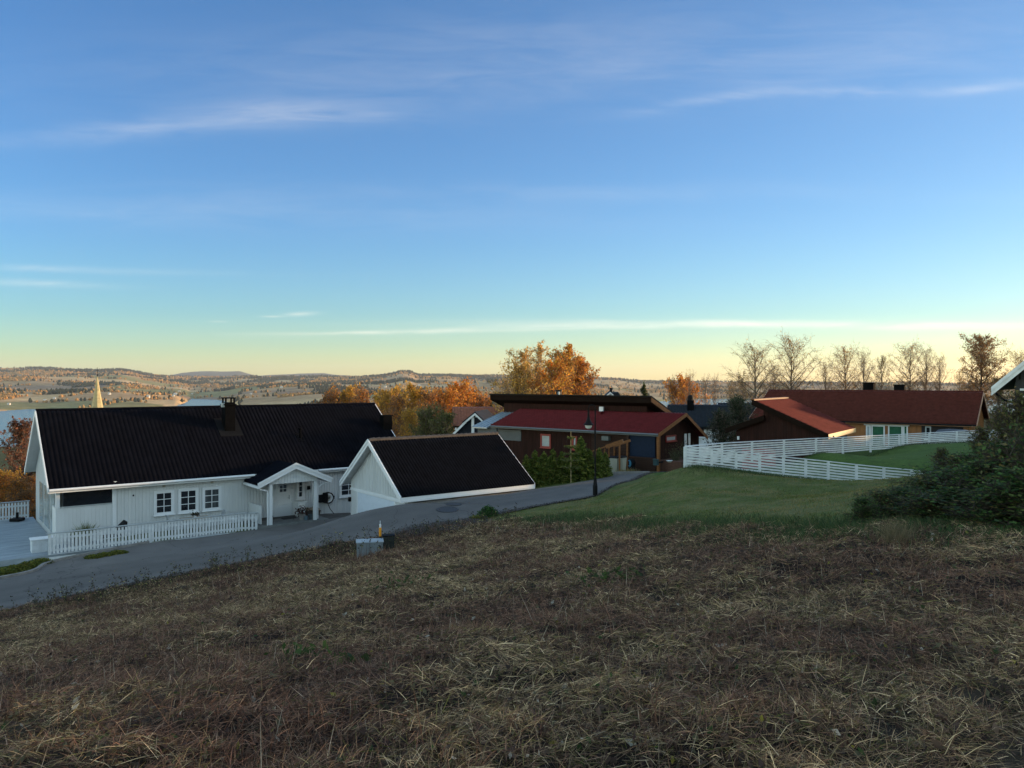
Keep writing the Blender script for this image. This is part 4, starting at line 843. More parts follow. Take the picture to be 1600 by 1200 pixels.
fx, fz = B.front(942, 640, uy + .6); b = MB(); b.box(fx - .17, fx + .17, uy + .35, uy + .5, fz - .18, fz + .22).tube((fx, uy + .5, fz), (fx, uy + .75, fz - .1), .03); b.build('floodlight', white, hB)
fy_ = 2.9; fx, fz = B.front(938, 652, fy_); b = MB(); zz = EB + fy_ * (RB - EB) / WB; b.box(fx - .16, fx + .16, fy_ - .2, fy_ + .2, zz - .05, zz + .32); b.build('roof_vent', red_tile, hB, bevel=.03)
# openings in the front wall
yw = .55
def rect(fr, y, ua, ub, va, vb):
    um = (ua + ub) / 2; xa, _ = fr.front(ua, 0, y); xb, _ = fr.front(ub, 0, y); _, zt = fr.front(um, va, y); _, zb = fr.front(um, vb, y); return xa, xb, zb, zt
xa, xb, zb, zt = rect(B, yw, 779, 815, 674, 688); MB().box(xa, xb, yw - .08, yw - .02, zb, zt).box(xa, xb, yw - .12, yw - .02, zt, zt + .12).build('roller_shutter', mat('grey_shutter', (.065, .077, .085), .6), hB)
for (ua, ub, va, vb) in ((847, 860, 680, 698), (896.5, 901, 683.5, 701)):
    xa, xb, zb, zt = rect(B, yw, ua, ub, va, vb); window(hB, ((xa + xb) / 2, yw - .05, zb), 0, xb - xa, zt - zb, 1, 1, red_trim, glass_pale)
xa, xb, zb, zt = rect(B, yw, 983, 1027.5, 679, 713); MB().box(xa, xb, yw - .35, yw - .3, zb, zt).build('dark_screen', mat('navy_fabric_screen', (.010, .018, .036), .7, .15, 8, spec=.1), hB)
b = MB(); zc = -.2
while zc < zb - .12: b.box(xa - .2, xb + .1, yw - .45, yw - .41, zc, zc + .10); zc += .125
b.box(xa - .1, xb + .15, yw - .5, yw - .3, zb - .1, zb - .02); b.build('slatted_wall', brown_slat, hB)
for u in (981.5, 1029):
    x, _ = B.front(u, 0, yw - .4); MB().box(x - .09, x + .09, yw - .5, yw - .32, -.3, EB - .02).build('post', oiled if u > 1000 else brown_slat, hB)
xa, xb, zb, zt = rect(B, yw, 944, 955, 681, 688); MB().box(xa, xb, yw - .35, yw - .03, zb, zt).build('air_conditioner', mat('ac_grey', (.10, .115, .115), .5), hB, bevel=.02)
b = MB(); xs_, _ = B.front(925, 0, yw); xe_, _ = B.front(982, 0, yw); zc = -.3
while zc < 2.3: b.box(xs_, xe_, yw - .06, yw - .022, zc, zc + .13); zc += .155
b.build('horizontal_cladding', brown_slat, hB)
# gable details
ya, zb = B.side(1040, 689.5, LB - .55); yb, zt = B.side(1054.5, 680.5, LB - .55); window(hB, (LB - .51, (ya + yb) / 2, zb), math.pi / 2, yb - ya, zt - zb, 1, 1, red_trim, glass_pale, casing=.05)
ya, zb = B.side(1068, 712, LB - .55); yb, zt = B.side(1075, 677, LB - .55); MB().box(LB - .5, LB - .44, ya, ya + .28, -.3, zt).box(LB - .5, LB - .44, yb - .1, yb + .15, -.3, zt).build('pillar', white2, hB)
b = MB(); b.box(LB - .5, LB + 1.3, .6, 4.6, -.8, .75); zc = 0
b.build('brick_planter', mat('brown_brick', (.10, .045, .028), .85, .35, 7, stretch=(1, 1, 4), bump=.4), hB)
# metal-roofed lean-to at the left end
b = MB(); b.prism([(-1.95, -.1, 2.28), (-1.95, 3.6, 3.34), (-1.95, 3.6, 3.42), (-1.95, -.1, 2.36)], (1.62, 0, 0))
for i in range(5): xx = -1.93 + i * .39; b.prism([(xx, -.1, 2.36), (xx, 3.6, 3.42), (xx, 3.6, 3.47), (xx, -.1, 2.41)], (.03, 0, 0))
b.build('lean_to_roof', steel_roof, hB); MB().box(-1.7, .28, .35, .5, -1.5, 2.35).build('lean_to_wall', mat('grey_render', (.10, .11, .12), .8), hB)

# bin shelter, bins and the rest of the yard
def yard():
    e = empty('bin_shelter', at(960, 741, 46.2), B.a + .12, 'oiled timber bin shelter with sloping roof beam, lit by the sun', 'shelter')
    W, D, H1, H2 = 2.1, 1.2, 1.75, 1.4
    ex = lambda u: (u - 960) / FP * 46.2
    b = MB(); b.beam((-.55, 0, 1.62), (.58, 0, 2.03), .10, .22); b.build('roof_beam', oiled, e); MB().beam((-.5, .95, 1.60), (.6, .95, 2.0), .08, .16).build('rear_beam', oiled, e)
    MB().box(.30, .38, -.04, .04, -.1, 1.92).build('post', oiled, e); MB().box(.36, .44, .9, .98, -.1, 1.95).build('post', oiled, e); MB().box(-.5, -.42, .9, .98, -.1, 1.6).build('post', oiled, e)
    b = MB(); b.beam((-1.9, .4, 1.20), (-.5, .2, 1.68), .08, .07)
    for i in range(5): xx = -1.75 + i * .3; b.box(xx - .03, xx + .03, .35, .41, .6, 1.25 + i * .1)
    b.build('railing', oiled, e)
    b = MB(); zc = .2
    while zc < 1.5: b.beam((-.5, 1.02, zc), (.5, 1.02, zc), .02, .1); zc += .16
    b.build('slat_back', brown_slat, e)
    proto = None
    for i, (dx, lab) in enumerate([(-.05, 'pale wheelie bin at the left inside the timber shelter'), (.22, 'pale wheelie bin beside the shelter post'), (-.32, 'wheelie bin half hidden behind the end of the thuja hedge')]):
        if proto is None:
            w = empty('wheelie_bin', (0, 0, 0)); bm_ = mat('bin_plastic', (.30, .29, .23), .5, .1)
            MB().hexa([(-.2, -.24, .08), (.2, -.24, .08), (.2, .24, .08), (-.2, .24, .08), (-.25, -.3, 1.0), (.25, -.3, 1.0), (.25, .3, 1.0), (-.25, .3, 1.0)]).build('body', bm_, w, bevel=.02)
            MB().hexa([(-.27, -.32, 1.0), (.27, -.32, 1.0), (.27, .34, 1.0), (-.27, .34, 1.0), (-.24, -.28, 1.07), (.24, -.28, 1.07), (.24, .3, 1.1), (-.24, .3, 1.1)]).build('lid', dark_metal, w, bevel=.01)
            for s in (-1, 1): MB().tube((s * .22, .24, .1), (s * .27, .24, .1), .1, n=14).build('wheel', dark_metal, w)
            MB().tube((-.2, .36, .96), (.2, .36, .96), .016).build('handle', dark_metal, w)
            proto = w
        else: w = copy_tree(proto)
        P = e.location + Matrix.Rotation(B.a + .12, 3, 'Z') @ Vector((dx, .35 + .1 * i, 0)); w.location = (P.x, P.y, hz(P.x, P.y)); w.rotation_euler = (0, 0, B.a + .1 * i); tag(w, lab, 'bin', 'wheelie bins in the shelter')
    P = at(983, 734, 50.5); h = empty('garden_hose_reel', (P.x, P.y, hz(P.x, P.y)), B.a, 'blue garden hose wound on a black reel by the slatted wall', 'hose reel')
    b = MB()
    for k in range(3):
        for i in range(20):
            a0, a1 = 2 * math.pi * i / 20, 2 * math.pi * (i + 1) / 20; r = .2 - k * .045; b.tube((r * math.cos(a0), -.1 - k * .01, .55 + 1.25 * r * math.sin(a0)), (r * math.cos(a1), -.1 - k * .01, .55 + 1.25 * r * math.sin(a1)), .025, n=6, cap=False)
    b.build('hose', mat('blue_hose', (.02, .17, .30), .4), h); MB().tube((.02, -.06, .55), (.02, .3, .55), .3, n=20).build('drum', dark_metal, h); MB().box(-.25, -.2, 0, .3, 0, .6).box(.22, .27, 0, .3, 0, .6).build('stand', dark_metal, h)
    P = at(1025, 727, 49.0); h = empty('mailbox', (P.x, P.y, P.z), B.a, 'dark teal mailbox on the slatted wall near the corner post', 'mailbox')
    MB().box(-.16, .16, -.1, .1, 0, .36).build('box', mat('teal_metal', (.015, .05, .06), .45), h, bevel=.02); MB().box(-.18, .18, -.14, .1, .36, .40).build('lid', mat('teal_lid', (.02, .06, .07), .4), h); MB().box(-.03, .03, .1, .9, .1, .2).build('bracket', dark_metal, h)
    # plants in the brick planter, plants by the kerb
    for (lx_, ly_, hh, n, lab) in [(LB + .5, 1.3, .9, 120, 'left dry perennial in the brick planter by the gable'), (LB + .6, 2.5, 1.15, 150, 'right dry perennial in the brick planter by the gable')]:
        e2 = empty('planter_shrub', (0, 0, 0), 0, lab, 'shrub', 'dry plants in the brick planter'); place_local(e2, B, lx_, ly_, .72)
        plant_tuft(e2, 'stems', (0, 0, 0), n, hh, .015, [(.12, .10, .06), (.09, .1, .05)], .12, .5, .2); C = rng.normal(size=(300, 3)) * [.3, .3, .25] + [0, 0, hh * .6]; leaf_obj('leaves', quads(C, .05), pal_cols([(.13, .12, .07), (.09, .09, .04)], 300), e2)
    P = at(1046, 722, 48.5); e2 = empty('flower_bowl', P, 0, 'pale shallow bowl standing on the brick planter', 'bowl'); MB().lathe([(.1, 0), (.22, .1), (.2, .1), (.1, .04)], n=14).build('bowl', white2, e2)
    P = at(980, 738, 45.6); e2 = empty('ornamental_grass', (P.x, P.y, hz(P.x, P.y)), 0, 'sunlit ornamental grass in a small kerbed bed by the drive', 'plant')
    for i in range(7): plant_tuft(e2, 'tuft', (-.5 + i * .17, rnd.uniform(-.15, .15), 0), 45, .5, .015, [(.26, .22, .09), (.16, .17, .06), (.3, .2, .1)], .08, .4, .3)
    P = at(985, 741.5, 44.9); e2 = MB().box(-1.0, 1.15, -.06, .06, -.1, .16).build('bed_edging', concrete); e2.location = (P.x, P.y, hz(P.x, P.y)); e2.rotation_euler = (0, 0, .12); tag(e2, 'low stone edging in front of the ornamental grass bed', 'edging')
yard()

# ================================================================== houses behind and to the right
def simple_gable_house(name, label, fr, L, W, E, R, tilem, wallm, trimm, base=-2.5, ov=.4, period=.33, batten=True, cat='house'):
    h = empty(name, fr.O, fr.a, label, cat)
    r = roof_sheet('roof', tilem, h, (0, 0, E), (L, 0, 0), (0, W, R - E), period, .08, .42, .085, sub=4)
    roof_sheet('roof', tilem, h, (L, 2 * W, E), (-L, 0, 0), (0, -W, R - E), period, .08, .34, .025, sub=4)
    b = MB(); ez_ = E + ov * (R - E) / W - .1; gable_wall(b, ov, ov, 2 * W - ov, ez_, R - .12, base, yr=W); gable_wall(b, L - ov - .15, ov, 2 * W - ov, ez_, R - .12, base, yr=W)
    b.box(ov + .15, L - ov - .15, ov, ov + .15, base, ez_).box(ov + .15, L - ov - .15, 2 * W - ov - .15, 2 * W - ov, base, ez_)
    if batten: battens(b, (ov, ov, 0), (L - ov, ov, 0), base, ez_ - .02, .2, .08, .02); battens(b, (L - ov, ov, 0), (L - ov, 2 * W - ov, 0), base, lambda s: ez_ + (R - .12 - ez_) * (1 - abs(s - (W - ov)) / (W - ov)), .2, .08, .02, out=(1, 0, 0))
    b.build('wall', wallm, h)
    b = MB(); b.box(-.03, L + .03, -.035, -.005, E - .15, E + .02); b.build('fascia', trimm, h)
    for xx in (-.05, L + .005):
        b = MB()
        for (ya, yb) in ((0, W), (2 * W, W)): b.prism([(xx, ya, E - .16), (xx, yb, R - .16), (xx, yb, R + .08), (xx, ya, E + .08)], (.045, 0, 0))
        b.build('bargeboard', trimm, h)
    return h, r
# long red-brown roofed house on the right
D = Fr((22.3, 72.1), math.atan2(-.593, .805), -5.9)
brick_trim = mat('salmon_trim', (.45, .26, .17), .6, .15)
hD, rD = simple_gable_house('orange_house', 'long orange timber house with red-brown tiled roof behind the white fence', D, 18.3, 5.5, 2.42, 4.92, redbrown_tile, orange_board, brick_trim)
MB().tube((0, 5.5, 5.0), (18.3, 5.5, 5.0), .11).build('ridge_tiles', redbrown_tile, rD)
for (u, hh, w) in ((1358, .8, .9), (1406, .62, .85)):
    x, _ = D.front(u, 0, 6.2); MB().box(x - w / 2, x + w / 2, 5.8, 6.5, 3.5, 4.9 + hh).box(x - w / 2 - .05, x + w / 2 + .05, 5.75, 6.55, 4.9 + hh, 5.0 + hh).build('chimney', chimney_black, rD)
yw = .38
xa, xb, zb, zt = rect(D, yw, 1352, 1419, 665, 684); w_ = MB(); w_.box(xa - .1, xb + .1, yw - .08, yw - .02, zt, zt + .12).build('window_head', white, hD)
green = mat('green_blind_glass', (.02, .10, .055), .2, .2, 2, spec=.6)
for (ua, ub, g) in ((1354, 1360, glass_pale), (1362.5, 1382, green), (1388.5, 1410, green), (1412, 1418, green)):
    a, c, zb, zt = rect(D, yw, ua, ub, 665.5, 690); window(hD, ((a + c) / 2, yw - .04, -.2), 0, c - a - .05, zt + .2, 1, 1, white, g, casing=.06, sill=False)
xa, xb, zb, zt = rect(D, yw, 1440, 1512, 665, 690); MB().box(xa, xb - .3, yw - .06, yw - .02, -2, 2.2).build('carport_shade_panel', mat('carport_shade', (.015, .012, .012), .8), hD)  # flat dark panel on the wall stands in for shade inside the carport
a, c, zb, zt = rect(D, yw, 1447, 1454, 667, 690); window(hD, ((a + c) / 2, yw - .1, 0), 0, c - a, zt, 1, 1, grey_metal, glass, casing=.05, sill=False)
MB().tube((0, -.09, 2.38), (18.3, -.09, 2.38), .07).build('gutter', dark_metal, hD)
# car in front of the carport
def car():
    P = at(1487, 668, 60.5); e = empty('parked_car', (P.x, P.y, P.z - 1.6), .45, 'silver-grey car parked before the orange house, roof seen over the fence', 'car')
    prof = [(-2.1, .35), (-2.15, .75), (-1.95, .95), (-1.2, 1.02), (-.5, 1.42), (.7, 1.45), (1.5, 1.08), (2.05, .98), (2.15, .55), (2.1, .35)]
    b = MB(); b.prism([(x, -.85, z) for x, z in prof], (0, 1.7, 0)); b.build('body', mat('silver_paint', (.07, .075, .08), .4, .05, metal=.1), e, bevel=.12)
    for y in (-.87, .84): MB().prism([(-1.05, y, 1.03), (-.45, y, 1.36), (.65, y, 1.38), (1.3, y, 1.07)], (0, .03, 0)).build('side_window', glass, e)
    for x in (-1.35, 1.35):
        for y in (-.88, .70): MB().tube((x, y, .32), (x, y + .18, .32), .32, n=18).build('wheel', dark_metal, e)
    for y in (-.65, .65): MB().box(-2.17, -2.1, y - .16, y + .16, .66, .8).build('headlight', white, e)
car()
# mono-pitch red-roofed garage in front
E = Fr((18.99, 46.2), math.atan2(.816, .578), -5.6)
hE = empty('red_roofed_garage', E.O, E.a, 'dark timber outbuilding with steep red ribbed roof behind the white fence', 'outbuilding')
LE, WE, EE, RE = 7.7, 4.52, 2.38, 4.38
dull_red = mat('red_ribbed_roofing', (.095, .022, .020), .9, .2, 2, spec=.02)
rE = roof_sheet('roof', dull_red, hE, (0, 0, EE), (LE, 0, 0), (0, WE, RE - EE), 20, .0, .36, .05, sub=60)
b = MB(); sE = (RE - EE) / WE
b.prism([(0, -.05, EE - .30), (0, -.05, EE + .05), (0, WE + .05, RE + .08), (0, WE + .05, RE - .28)], (-.06, 0, 0)); b.build('bargeboard', fascia_brown, hE)
b = MB(); b.box(-.02, LE, -.06, -.01, EE - .24, EE + .04); b.build('fascia', mat('sunlit_timber', (.62, .42, .20), .5, .2, 6), hE, label='sunlit timber board along the low eave')  # sunlight on the eave board is put into its lightened colour
b = MB(); b.prism([(-.05, WE + .12, RE + .0), (-.05, WE + .12, RE + .12), (-.05, WE - .12, RE + .10), (-.05, WE - .12, RE - .0)], (LE, 0, 0)); b.build('ridge_board', oiled, hE)
b = MB(); b.prism([(.35, .4, -1.5), (.35, 5.7, -1.5), (.35, 5.7, 2.45), (.35, 3.87, 3.2), (.35, 3.87, RE - .42), (.35, .4, EE - .1)], (.15, 0, 0))
b.box(.5, LE - .5, .4, .55, -1.5, EE); b.box(.5, LE - .5, 3.87, 4.0, 2.6, RE - .4); b.box(.5, LE - .5, 5.55, 5.7, -1.5, 2.4)
battens(b, (.35, 5.7, 0), (.35, .4, 0), -1.0, lambda s: min(2.45 + .35 * s, 3.2) if s < 1.83 else RE - .42 - (s - 1.83) * sE, .16, .1, .018, out=(-1, 0, 0)); b.build('wall', brown_board, hE)
b = MB(); b.prism([(0, 3.87, 3.34), (0, 6.2, 2.48), (0, 6.2, 2.60), (0, 3.87, 3.46)], (LE, 0, 0)); b.build('lower_roof', dull_red, hE)
b = MB(); b.prism([(0, 3.80, 3.14), (0, 6.3, 2.24), (0, 6.3, 2.56), (0, 3.80, 3.48)], (-.06, 0, 0)); b.build('bargeboard', fascia_brown, hE)
ya, zt = E.side(1212, 683, .3); yb, _ = E.side(1160, 0, .3); MB().box(.24, .30, ya, yb, -.3, 1.35).build('garage_door', red_trim, hE)
b = MB(); b.path([(LE * .5 - 4, -.35, EE - .05), (1.0, -.15, EE - .2), (.5, .3, EE - .35)], .035); b.build('gutter', dark_metal, hE)
ya, zb = E.side(1153.5, 687, .2); MB().box(.16, .26, ya - .06, ya + .06, zb, zb + .22).build('wall_lamp', white, hE)

# white house with dark roof in the middle distance
Cf = Fr((15.2, 75.0), math.radians(-12), -7.2)
hC, rC = simple_gable_house('white_cottage', 'white cottage with blue-black roof between the red house and the conifer', Cf, 11.0, 4.2, 2.75, 4.75, slate, white2, dark_metal, batten=False)
x, _ = Cf.front(1079, 0, 3.2); MB().box(x - .33, x + .33, 2.9, 3.5, 3.6, 5.3).build('chimney', chimney_black, rC); MB().lathe([(.3, 0), (.3, .3), (.24, .45), (.1, .55)], (x, 3.2, 5.3), 12).build('chimney_cowl', dark_metal, rC)
xa, xb, zb, zt = rect(Cf, .4, 1089.5, 1100.5, 669.5, 681.5); window(hC, ((xa + xb) / 2, .35, zb), 0, xb - xa, zt - zb, 2, 2, white, glass, casing=.12, bar=.07)
xa, xb, zb, zt = rect(Cf, .4, 1112, 1119, 666, 676); window(hC, ((xa + xb) / 2, .35, zb), 0, xb - xa, zt - zb, 1, 2, white, glass, casing=.1)
C2 = Fr(at(1128, 600, 92)[:2], math.radians(-8), -8.5)
h2, r2 = simple_gable_house('dark_roofed_house', 'house with blue-black roof and white bargeboard behind the white cottage', C2, 9.5, 4.2, 3.6, 5.75, slate, white2, white2, batten=False)
x, _ = C2.front(1147, 0, 4); MB().box(x - .4, x + .4, 3.7, 4.4, 5, 6.3).build('chimney', chimney_black, r2)
# house with orange roof and the dark gable left of the red house
G1 = Fr(at(708, 600, 84)[:2], math.radians(6), -9.6)
h3, r3 = simple_gable_house('orange_roofed_house', 'pale house with orange-brown tiled roof below the autumn trees', G1, 8.0, 3.9, 4.7, 6.6, mat('orange_brown_tiles', (.24, .085, .05), .6, .3, 3), white2, fascia_brown, batten=False)
def dark_gable():
    fr = Fr(at(706, 600, 70)[:2], math.radians(-8), -9.0); navy = mat('navy_boards', (.010, .013, .021), .6, .25, 4, spec=.15)
    h = empty('navy_house', fr.O, fr.a, 'navy blue house with white zigzag bargeboards left of the red house', 'house')
    pts = []
    for (u, v) in ((706.5, 681), (727.5, 659.5), (727.5, 657), (743, 643.5), (759, 658.5)):
        x, z = fr.front(u, v, 0); pts.append((x, z))
    a, b_, b2, c, d = pts; w = MB(); w.prism([(a[0], .1, -2), (a[0], .1, a[1]), (b_[0], .1, b_[1]), (c[0], .1, c[1] - .2), (d[0], .1, d[1] - .2), (d[0] + 1.5, .1, d[1] - .9), (d[0] + 1.5, .1, -2)], (0, 6, 0)); w.build('wall', navy, h)
    def strip(mb, p, q, t=.26): mb.prism([(p[0], -.28, p[1]), (q[0], -.28, q[1]), (q[0], -.28, q[1] - t), (p[0], -.28, p[1] - t)], (0, .06, 0))
    w = MB(); strip(w, (a[0], a[1] + .15), (b_[0] + .1, b_[1] + .2)); strip(w, (b2[0] - .25, b2[1] - .15), c, .3); strip(w, c, d, .3); w.build('bargeboard', white, h)
    w = MB(); w.prism([(b2[0] - .25, -.3, b2[1] - .12), (c[0], -.3, c[1] + .04), (c[0], -.3, c[1] - .08), (b2[0] - .25, -.3, b2[1] - .24)], (0, 6.4, 0)); w.prism([(d[0], -.3, d[1] + .03), (c[0], -.3, c[1] + .04), (c[0], -.3, c[1] - .08), (d[0], -.3, d[1] - .1)], (0, 6.4, 0)); w.prism([(a[0], -.2, a[1] + .17), (b_[0] + .1, -.2, b_[1] + .2), (b_[0] + .1, -.2, b_[1] + .1), (a[0], -.2, a[1] + .07)], (0, 6.4, 0)); w.build('roof', slate, h)
    x, _ = fr.front(739, 0, 0); MB().box(x - .12, x + .12, -.1, .08, -1, fr.front(739, 652, 0)[1]).build('corner_post', white, h)
    x, z = fr.front(744.5, 652, 0); MB().lathe([(.1, 0), (.12, .1), (.05, .22)], (x, -.05, z), 10).build('wall_lamp', white2, h)
dark_gable()
# tiny roofs beyond the red house
C3 = Fr(at(944, 600, 118)[:2], math.radians(90 - 12), -6.0)
def tiny_house():
    fr = Fr(at(944, 600, 118)[:2], math.radians(-6), -9.0); h = empty('distant_house', fr.O, fr.a, 'white gabled house with black chimney peeping over the red house roof', 'house')
    (a, az), (p, pz), (c, cz) = fr.front(944.5, 621, 0), fr.front(953.5, 613.5, 0), fr.front(962, 621, 0); 
    MB().prism([(a + .2, 0, -2), (c - .2, 0, -2), (c - .2, 0, cz), (p, 0, pz - .1), (a + .2, 0, az)], (0, 7, 0)).build('wall', white2, h)
    w = MB()
    for (q, qz) in ((a, az), (c, cz)): w.prism([(q, -.3, qz - .15), (p, -.3, pz - .1), (p, -.3, pz + .12), (q, -.3, qz + .1)], (0, .12, 0))
    w.build('bargeboard', white, h); w = MB()
    for (q, qz) in ((a, az), (c, cz)): w.prism([(q, -.2, qz + .05), (p, -.2, pz + .08), (p, -.2, pz + .2), (q, -.2, qz + .17)], (0, 7.5, 0))
    x2, z2 = fr.front(972, 620, 0); _, z1 = fr.front(962, 613.2, 2); w.prism([(p + .2, 1.5, z1), (p + 1.2, 1.5, z1 + .05), (x2, 1.5, z2), (p + .2, 1.5, z2)], (0, 6, 0))
    w.build('roof', slate, h); x, z = fr.front(954.5, 606, 1.2); MB().box(x - .2, x + .2, 1, 1.4, pz - .4, z).build('chimney', dark_metal, h)
tiny_house()
# corner of the dark house at the far right
def corner_house():
    fr = Fr(at(1549, 600, 30)[:2], math.radians(-40), -2.6); h = empty('grey_house', fr.O, fr.a, 'dark grey house corner with broad white bargeboard at the right edge', 'house')
    z0 = fr.front(1549, 611, 0)[1]; x1, z1 = fr.front(1606, 565, 0); sl = (z1 - z0) / x1; hw = 5.0
    w = MB(); w.prism([(0, -.02, z0 - .18), (hw, -.02, z0 + sl * hw - .18), (hw, -.02, z0 + sl * hw + .12), (0, -.02, z0 + .12)], (0, .05, 0)).prism([(2 * hw, -.02, z0 - .18), (hw, -.02, z0 + sl * hw - .18), (hw, -.02, z0 + sl * hw + .12), (2 * hw, -.02, z0 + .12)], (0, .05, 0))
    w.prism([(0, -.05, z0 + .0), (hw, -.05, z0 + sl * hw), (hw, -.05, z0 + sl * hw + .16), (0, -.05, z0 + .16)], (0, .03, 0)); w.build('bargeboard', white2, h)
    w = MB(); w.prism([(0, .04, z0 + .02), (hw, .04, z0 + sl * hw + .02), (hw, .04, z0 + sl * hw + .16), (0, .04, z0 + .16)], (0, 9, 0)).prism([(2 * hw, .04, z0 + .02), (hw, .04, z0 + sl * hw + .02), (hw, .04, z0 + sl * hw + .16), (2 * hw, .04, z0 + .16)], (0, 9, 0)); w.build('roof', slate, h)
    dg = mat('dark_grey_boards', (.030, .033, .038), .65, .25, 3, stretch=(1, 1, .2)); w = MB(); w.prism([(.7, .6, -2), (2 * hw - .7, .6, -2), (2 * hw - .7, .6, z0 + .3), (hw, .6, z0 + sl * hw - .1), (.7, .6, z0 + .3)], (0, 8, 0)); battens(w, (.7, .6, 0), (2 * hw - .7, .6, 0), -2, lambda s: z0 + .2 + sl * (hw - abs(s + .7 - hw)) * .92, .17, .1, .02); w.build('wall', dg, h)
    w = MB(); w.box(.9, 2.8, .3, .5, z0 - .25, z0 - .13).box(.9, 2.8, .3, .5, z0 + .02, z0 + .1); w.build('trim_board', white2, h)
    window(h, (3.2, .55, z0 - 1.7), 0, 1.2, 1.2, 2, 2)
    b = MB(); b.path([(.15, .1, z0 - .1), (.35, .45, z0 - .35), (.75, .55, z0 - .5), (.75, .55, -.5)], .04); b.build('downpipe', dark_metal, h)
corner_house()
# church
def church():
    Y = 210.0; P = at(152, 600, Y); zt = (HOR - 589) / FP * Y; e = empty('church', (P.x, P.y, zt - 34), .5, 'church spire with a cross rising behind the black roof', 'church')
    hw = .30 + (636 - 589) / FP * Y * .0; copper = mat('spire_shingles', (.36, .31, .17), .75, .25, 1.2, bump=.2, bscale=5)
    k = 8; b = MB(); b.lathe([(2.6, 34 - 14.5), (1.42, 34 - 8.2), (.82, 34 - 4.6), (.12, 34)], n=8); b.build('spire', copper, e)
    MB().box(-2.3, 2.3, -2.3, 2.3, -4, 19.5).build('tower', white2, e); MB().tube((0, 0, 33.8), (0, 0, 36.6), .06, n=6).beam((-.45, 0, 35.8), (.45, 0, 35.8), .08, .08).build('cross', dark_metal, e); MB().lathe([(.02, -.25), (.25, 0), (.02, .25)], (0, 0, 34.5), 10).build('finial', dark_metal, e)
    MB().box(2.3, 20, -4, 4, -4, 7).build('nave', white2, e); MB().prism([(2.3, -4.5, 6.9), (2.3, 4.5, 6.9), (2.3, 0, 12)], (18, 0, 0)).build('nave_roof', slate, e)
church()

# ================================================================== horizontal-board white fences
def board_fence(pts, label, h=.93, nb=7, sub=1.0, tilt=None):
    """pts: list of (x, y, ztop) along the top rail; posts at each"""
    e = empty('board_fence', (pts[0][0], pts[0][1], pts[0][2] - h), 0, label, 'fence'); o = Vector(e.location)
    V = [Vector(p) - o for p in pts]
    bd = MB()
    for i in range(len(V) - 1):
        p, q = V[i], V[i + 1]; d = (q - p); d.z = 0; d.normalize(); nn = Vector((d.y, -d.x, 0))   # towards the street
        if nn.y > 0: nn = -nn
        for k in range(nb):
            dz = -(k + 1) * (h - .06) / nb - .0; w = rnd.uniform(-.006, .006)
            bd.beam(p + nn * .045 + Vector((0, 0, dz + w)), q + nn * .045 + Vector((0, 0, dz + w * .5)), .022, .078)
        MB().beam(p, q + d * .02, .13, .04).build('top_rail', white2, e)
    bd.build('boards', white2, e)
    for i, p in enumerate(V):
        MB().box(p.x - .05, p.x + .05, p.y - .05, p.y + .045, p.z - h - .12, p.z - .02).build('post', white2, e)
FY = 34.0
top1 = [(1070, 697.5, 34.0), (1112, 701.5, 34), (1150, 706, 34.1), (1187, 710, 34.2), (1224, 714, 34.3), (1259, 717.5, 34.4), (1294, 721, 34.5), (1338, 726, 34.6), (1381, 730.5, 34.7), (1425, 734.5, 34.8), (1460, 738.5, 34.9)]
board_fence([tuple(at(*p)) for p in top1], 'near white board fence running down across the lawn towards the bushes')
top2 = [(1072, 697.3, 34.2), (1128, 692.5, 37), (1175, 690, 39), (1225, 687.5, 41.2), (1275, 685, 43.2), (1317, 683.5, 45.5), (1360, 681, 47.8), (1405, 679, 50), (1452, 676.3, 52.5), (1495, 674, 55), (1545, 672.5, 57.5), (1590, 671, 60)]
board_fence([tuple(at(*p)) for p in top2], 'far white board fence climbing past the red roofed outbuilding', h=.90)

# ================================================================== street lamp
def street_lamp():
    P = at(930, 777, 35.5); gz = hz(P.x, P.y); e = empty('street_lamp', (P.x, P.y, gz - .05), 0, 'tall black street lamp with bell shade on a curved arm by the road', 'street lamp'); s = 35.5 / FP
    H = (775 - 631) * s
    b = MB(); b.lathe([(.11, 0), (.11, .5), (.085, .62), (.06, .9)], n=14); b.build('base', dark_metal, e)
    b = MB(); pts = [(0, 0, .8), (0, 0, H - .22)]; r = .155
    arc = [(-r + r * math.cos(t), 0, H - .16 + r * 1.0 * math.sin(t)) for t in np.linspace(0, math.pi, 12)]
    b.tube((0, 0, .8), (0, 0, H - .16), .037, .028, 12); b.path(arc + [(-2 * r, 0, H - .30)], .028, 10); b.build('pole', dark_metal, e)
    z = H - .30; c = (-2 * r, 0, z)
    MB().lathe([(.045, .05), (.05, -.16), (.06, -.30), (.10, -.42), (.17, -.54), (.25, -.62), (.24, -.635), (.12, -.5)], c, 22).build('lamp_shade', dark_metal, e)
    m, t, p = new_mat('frosted_bowl'); p.inputs['Base Color'].default_value = (.62, .64, .62, 1); p.inputs['Roughness'].default_value = .15
    MB().lathe([(.17, -.60), (.165, -.68), (.13, -.76), (.06, -.81), (.01, -.82)], c, 20).build('glass_bowl', m, e)
    MB().box(-.04, .02, -.1, .05, H - 1.35, H - 1.15).build('clamp', dark_metal, e)
street_lamp()

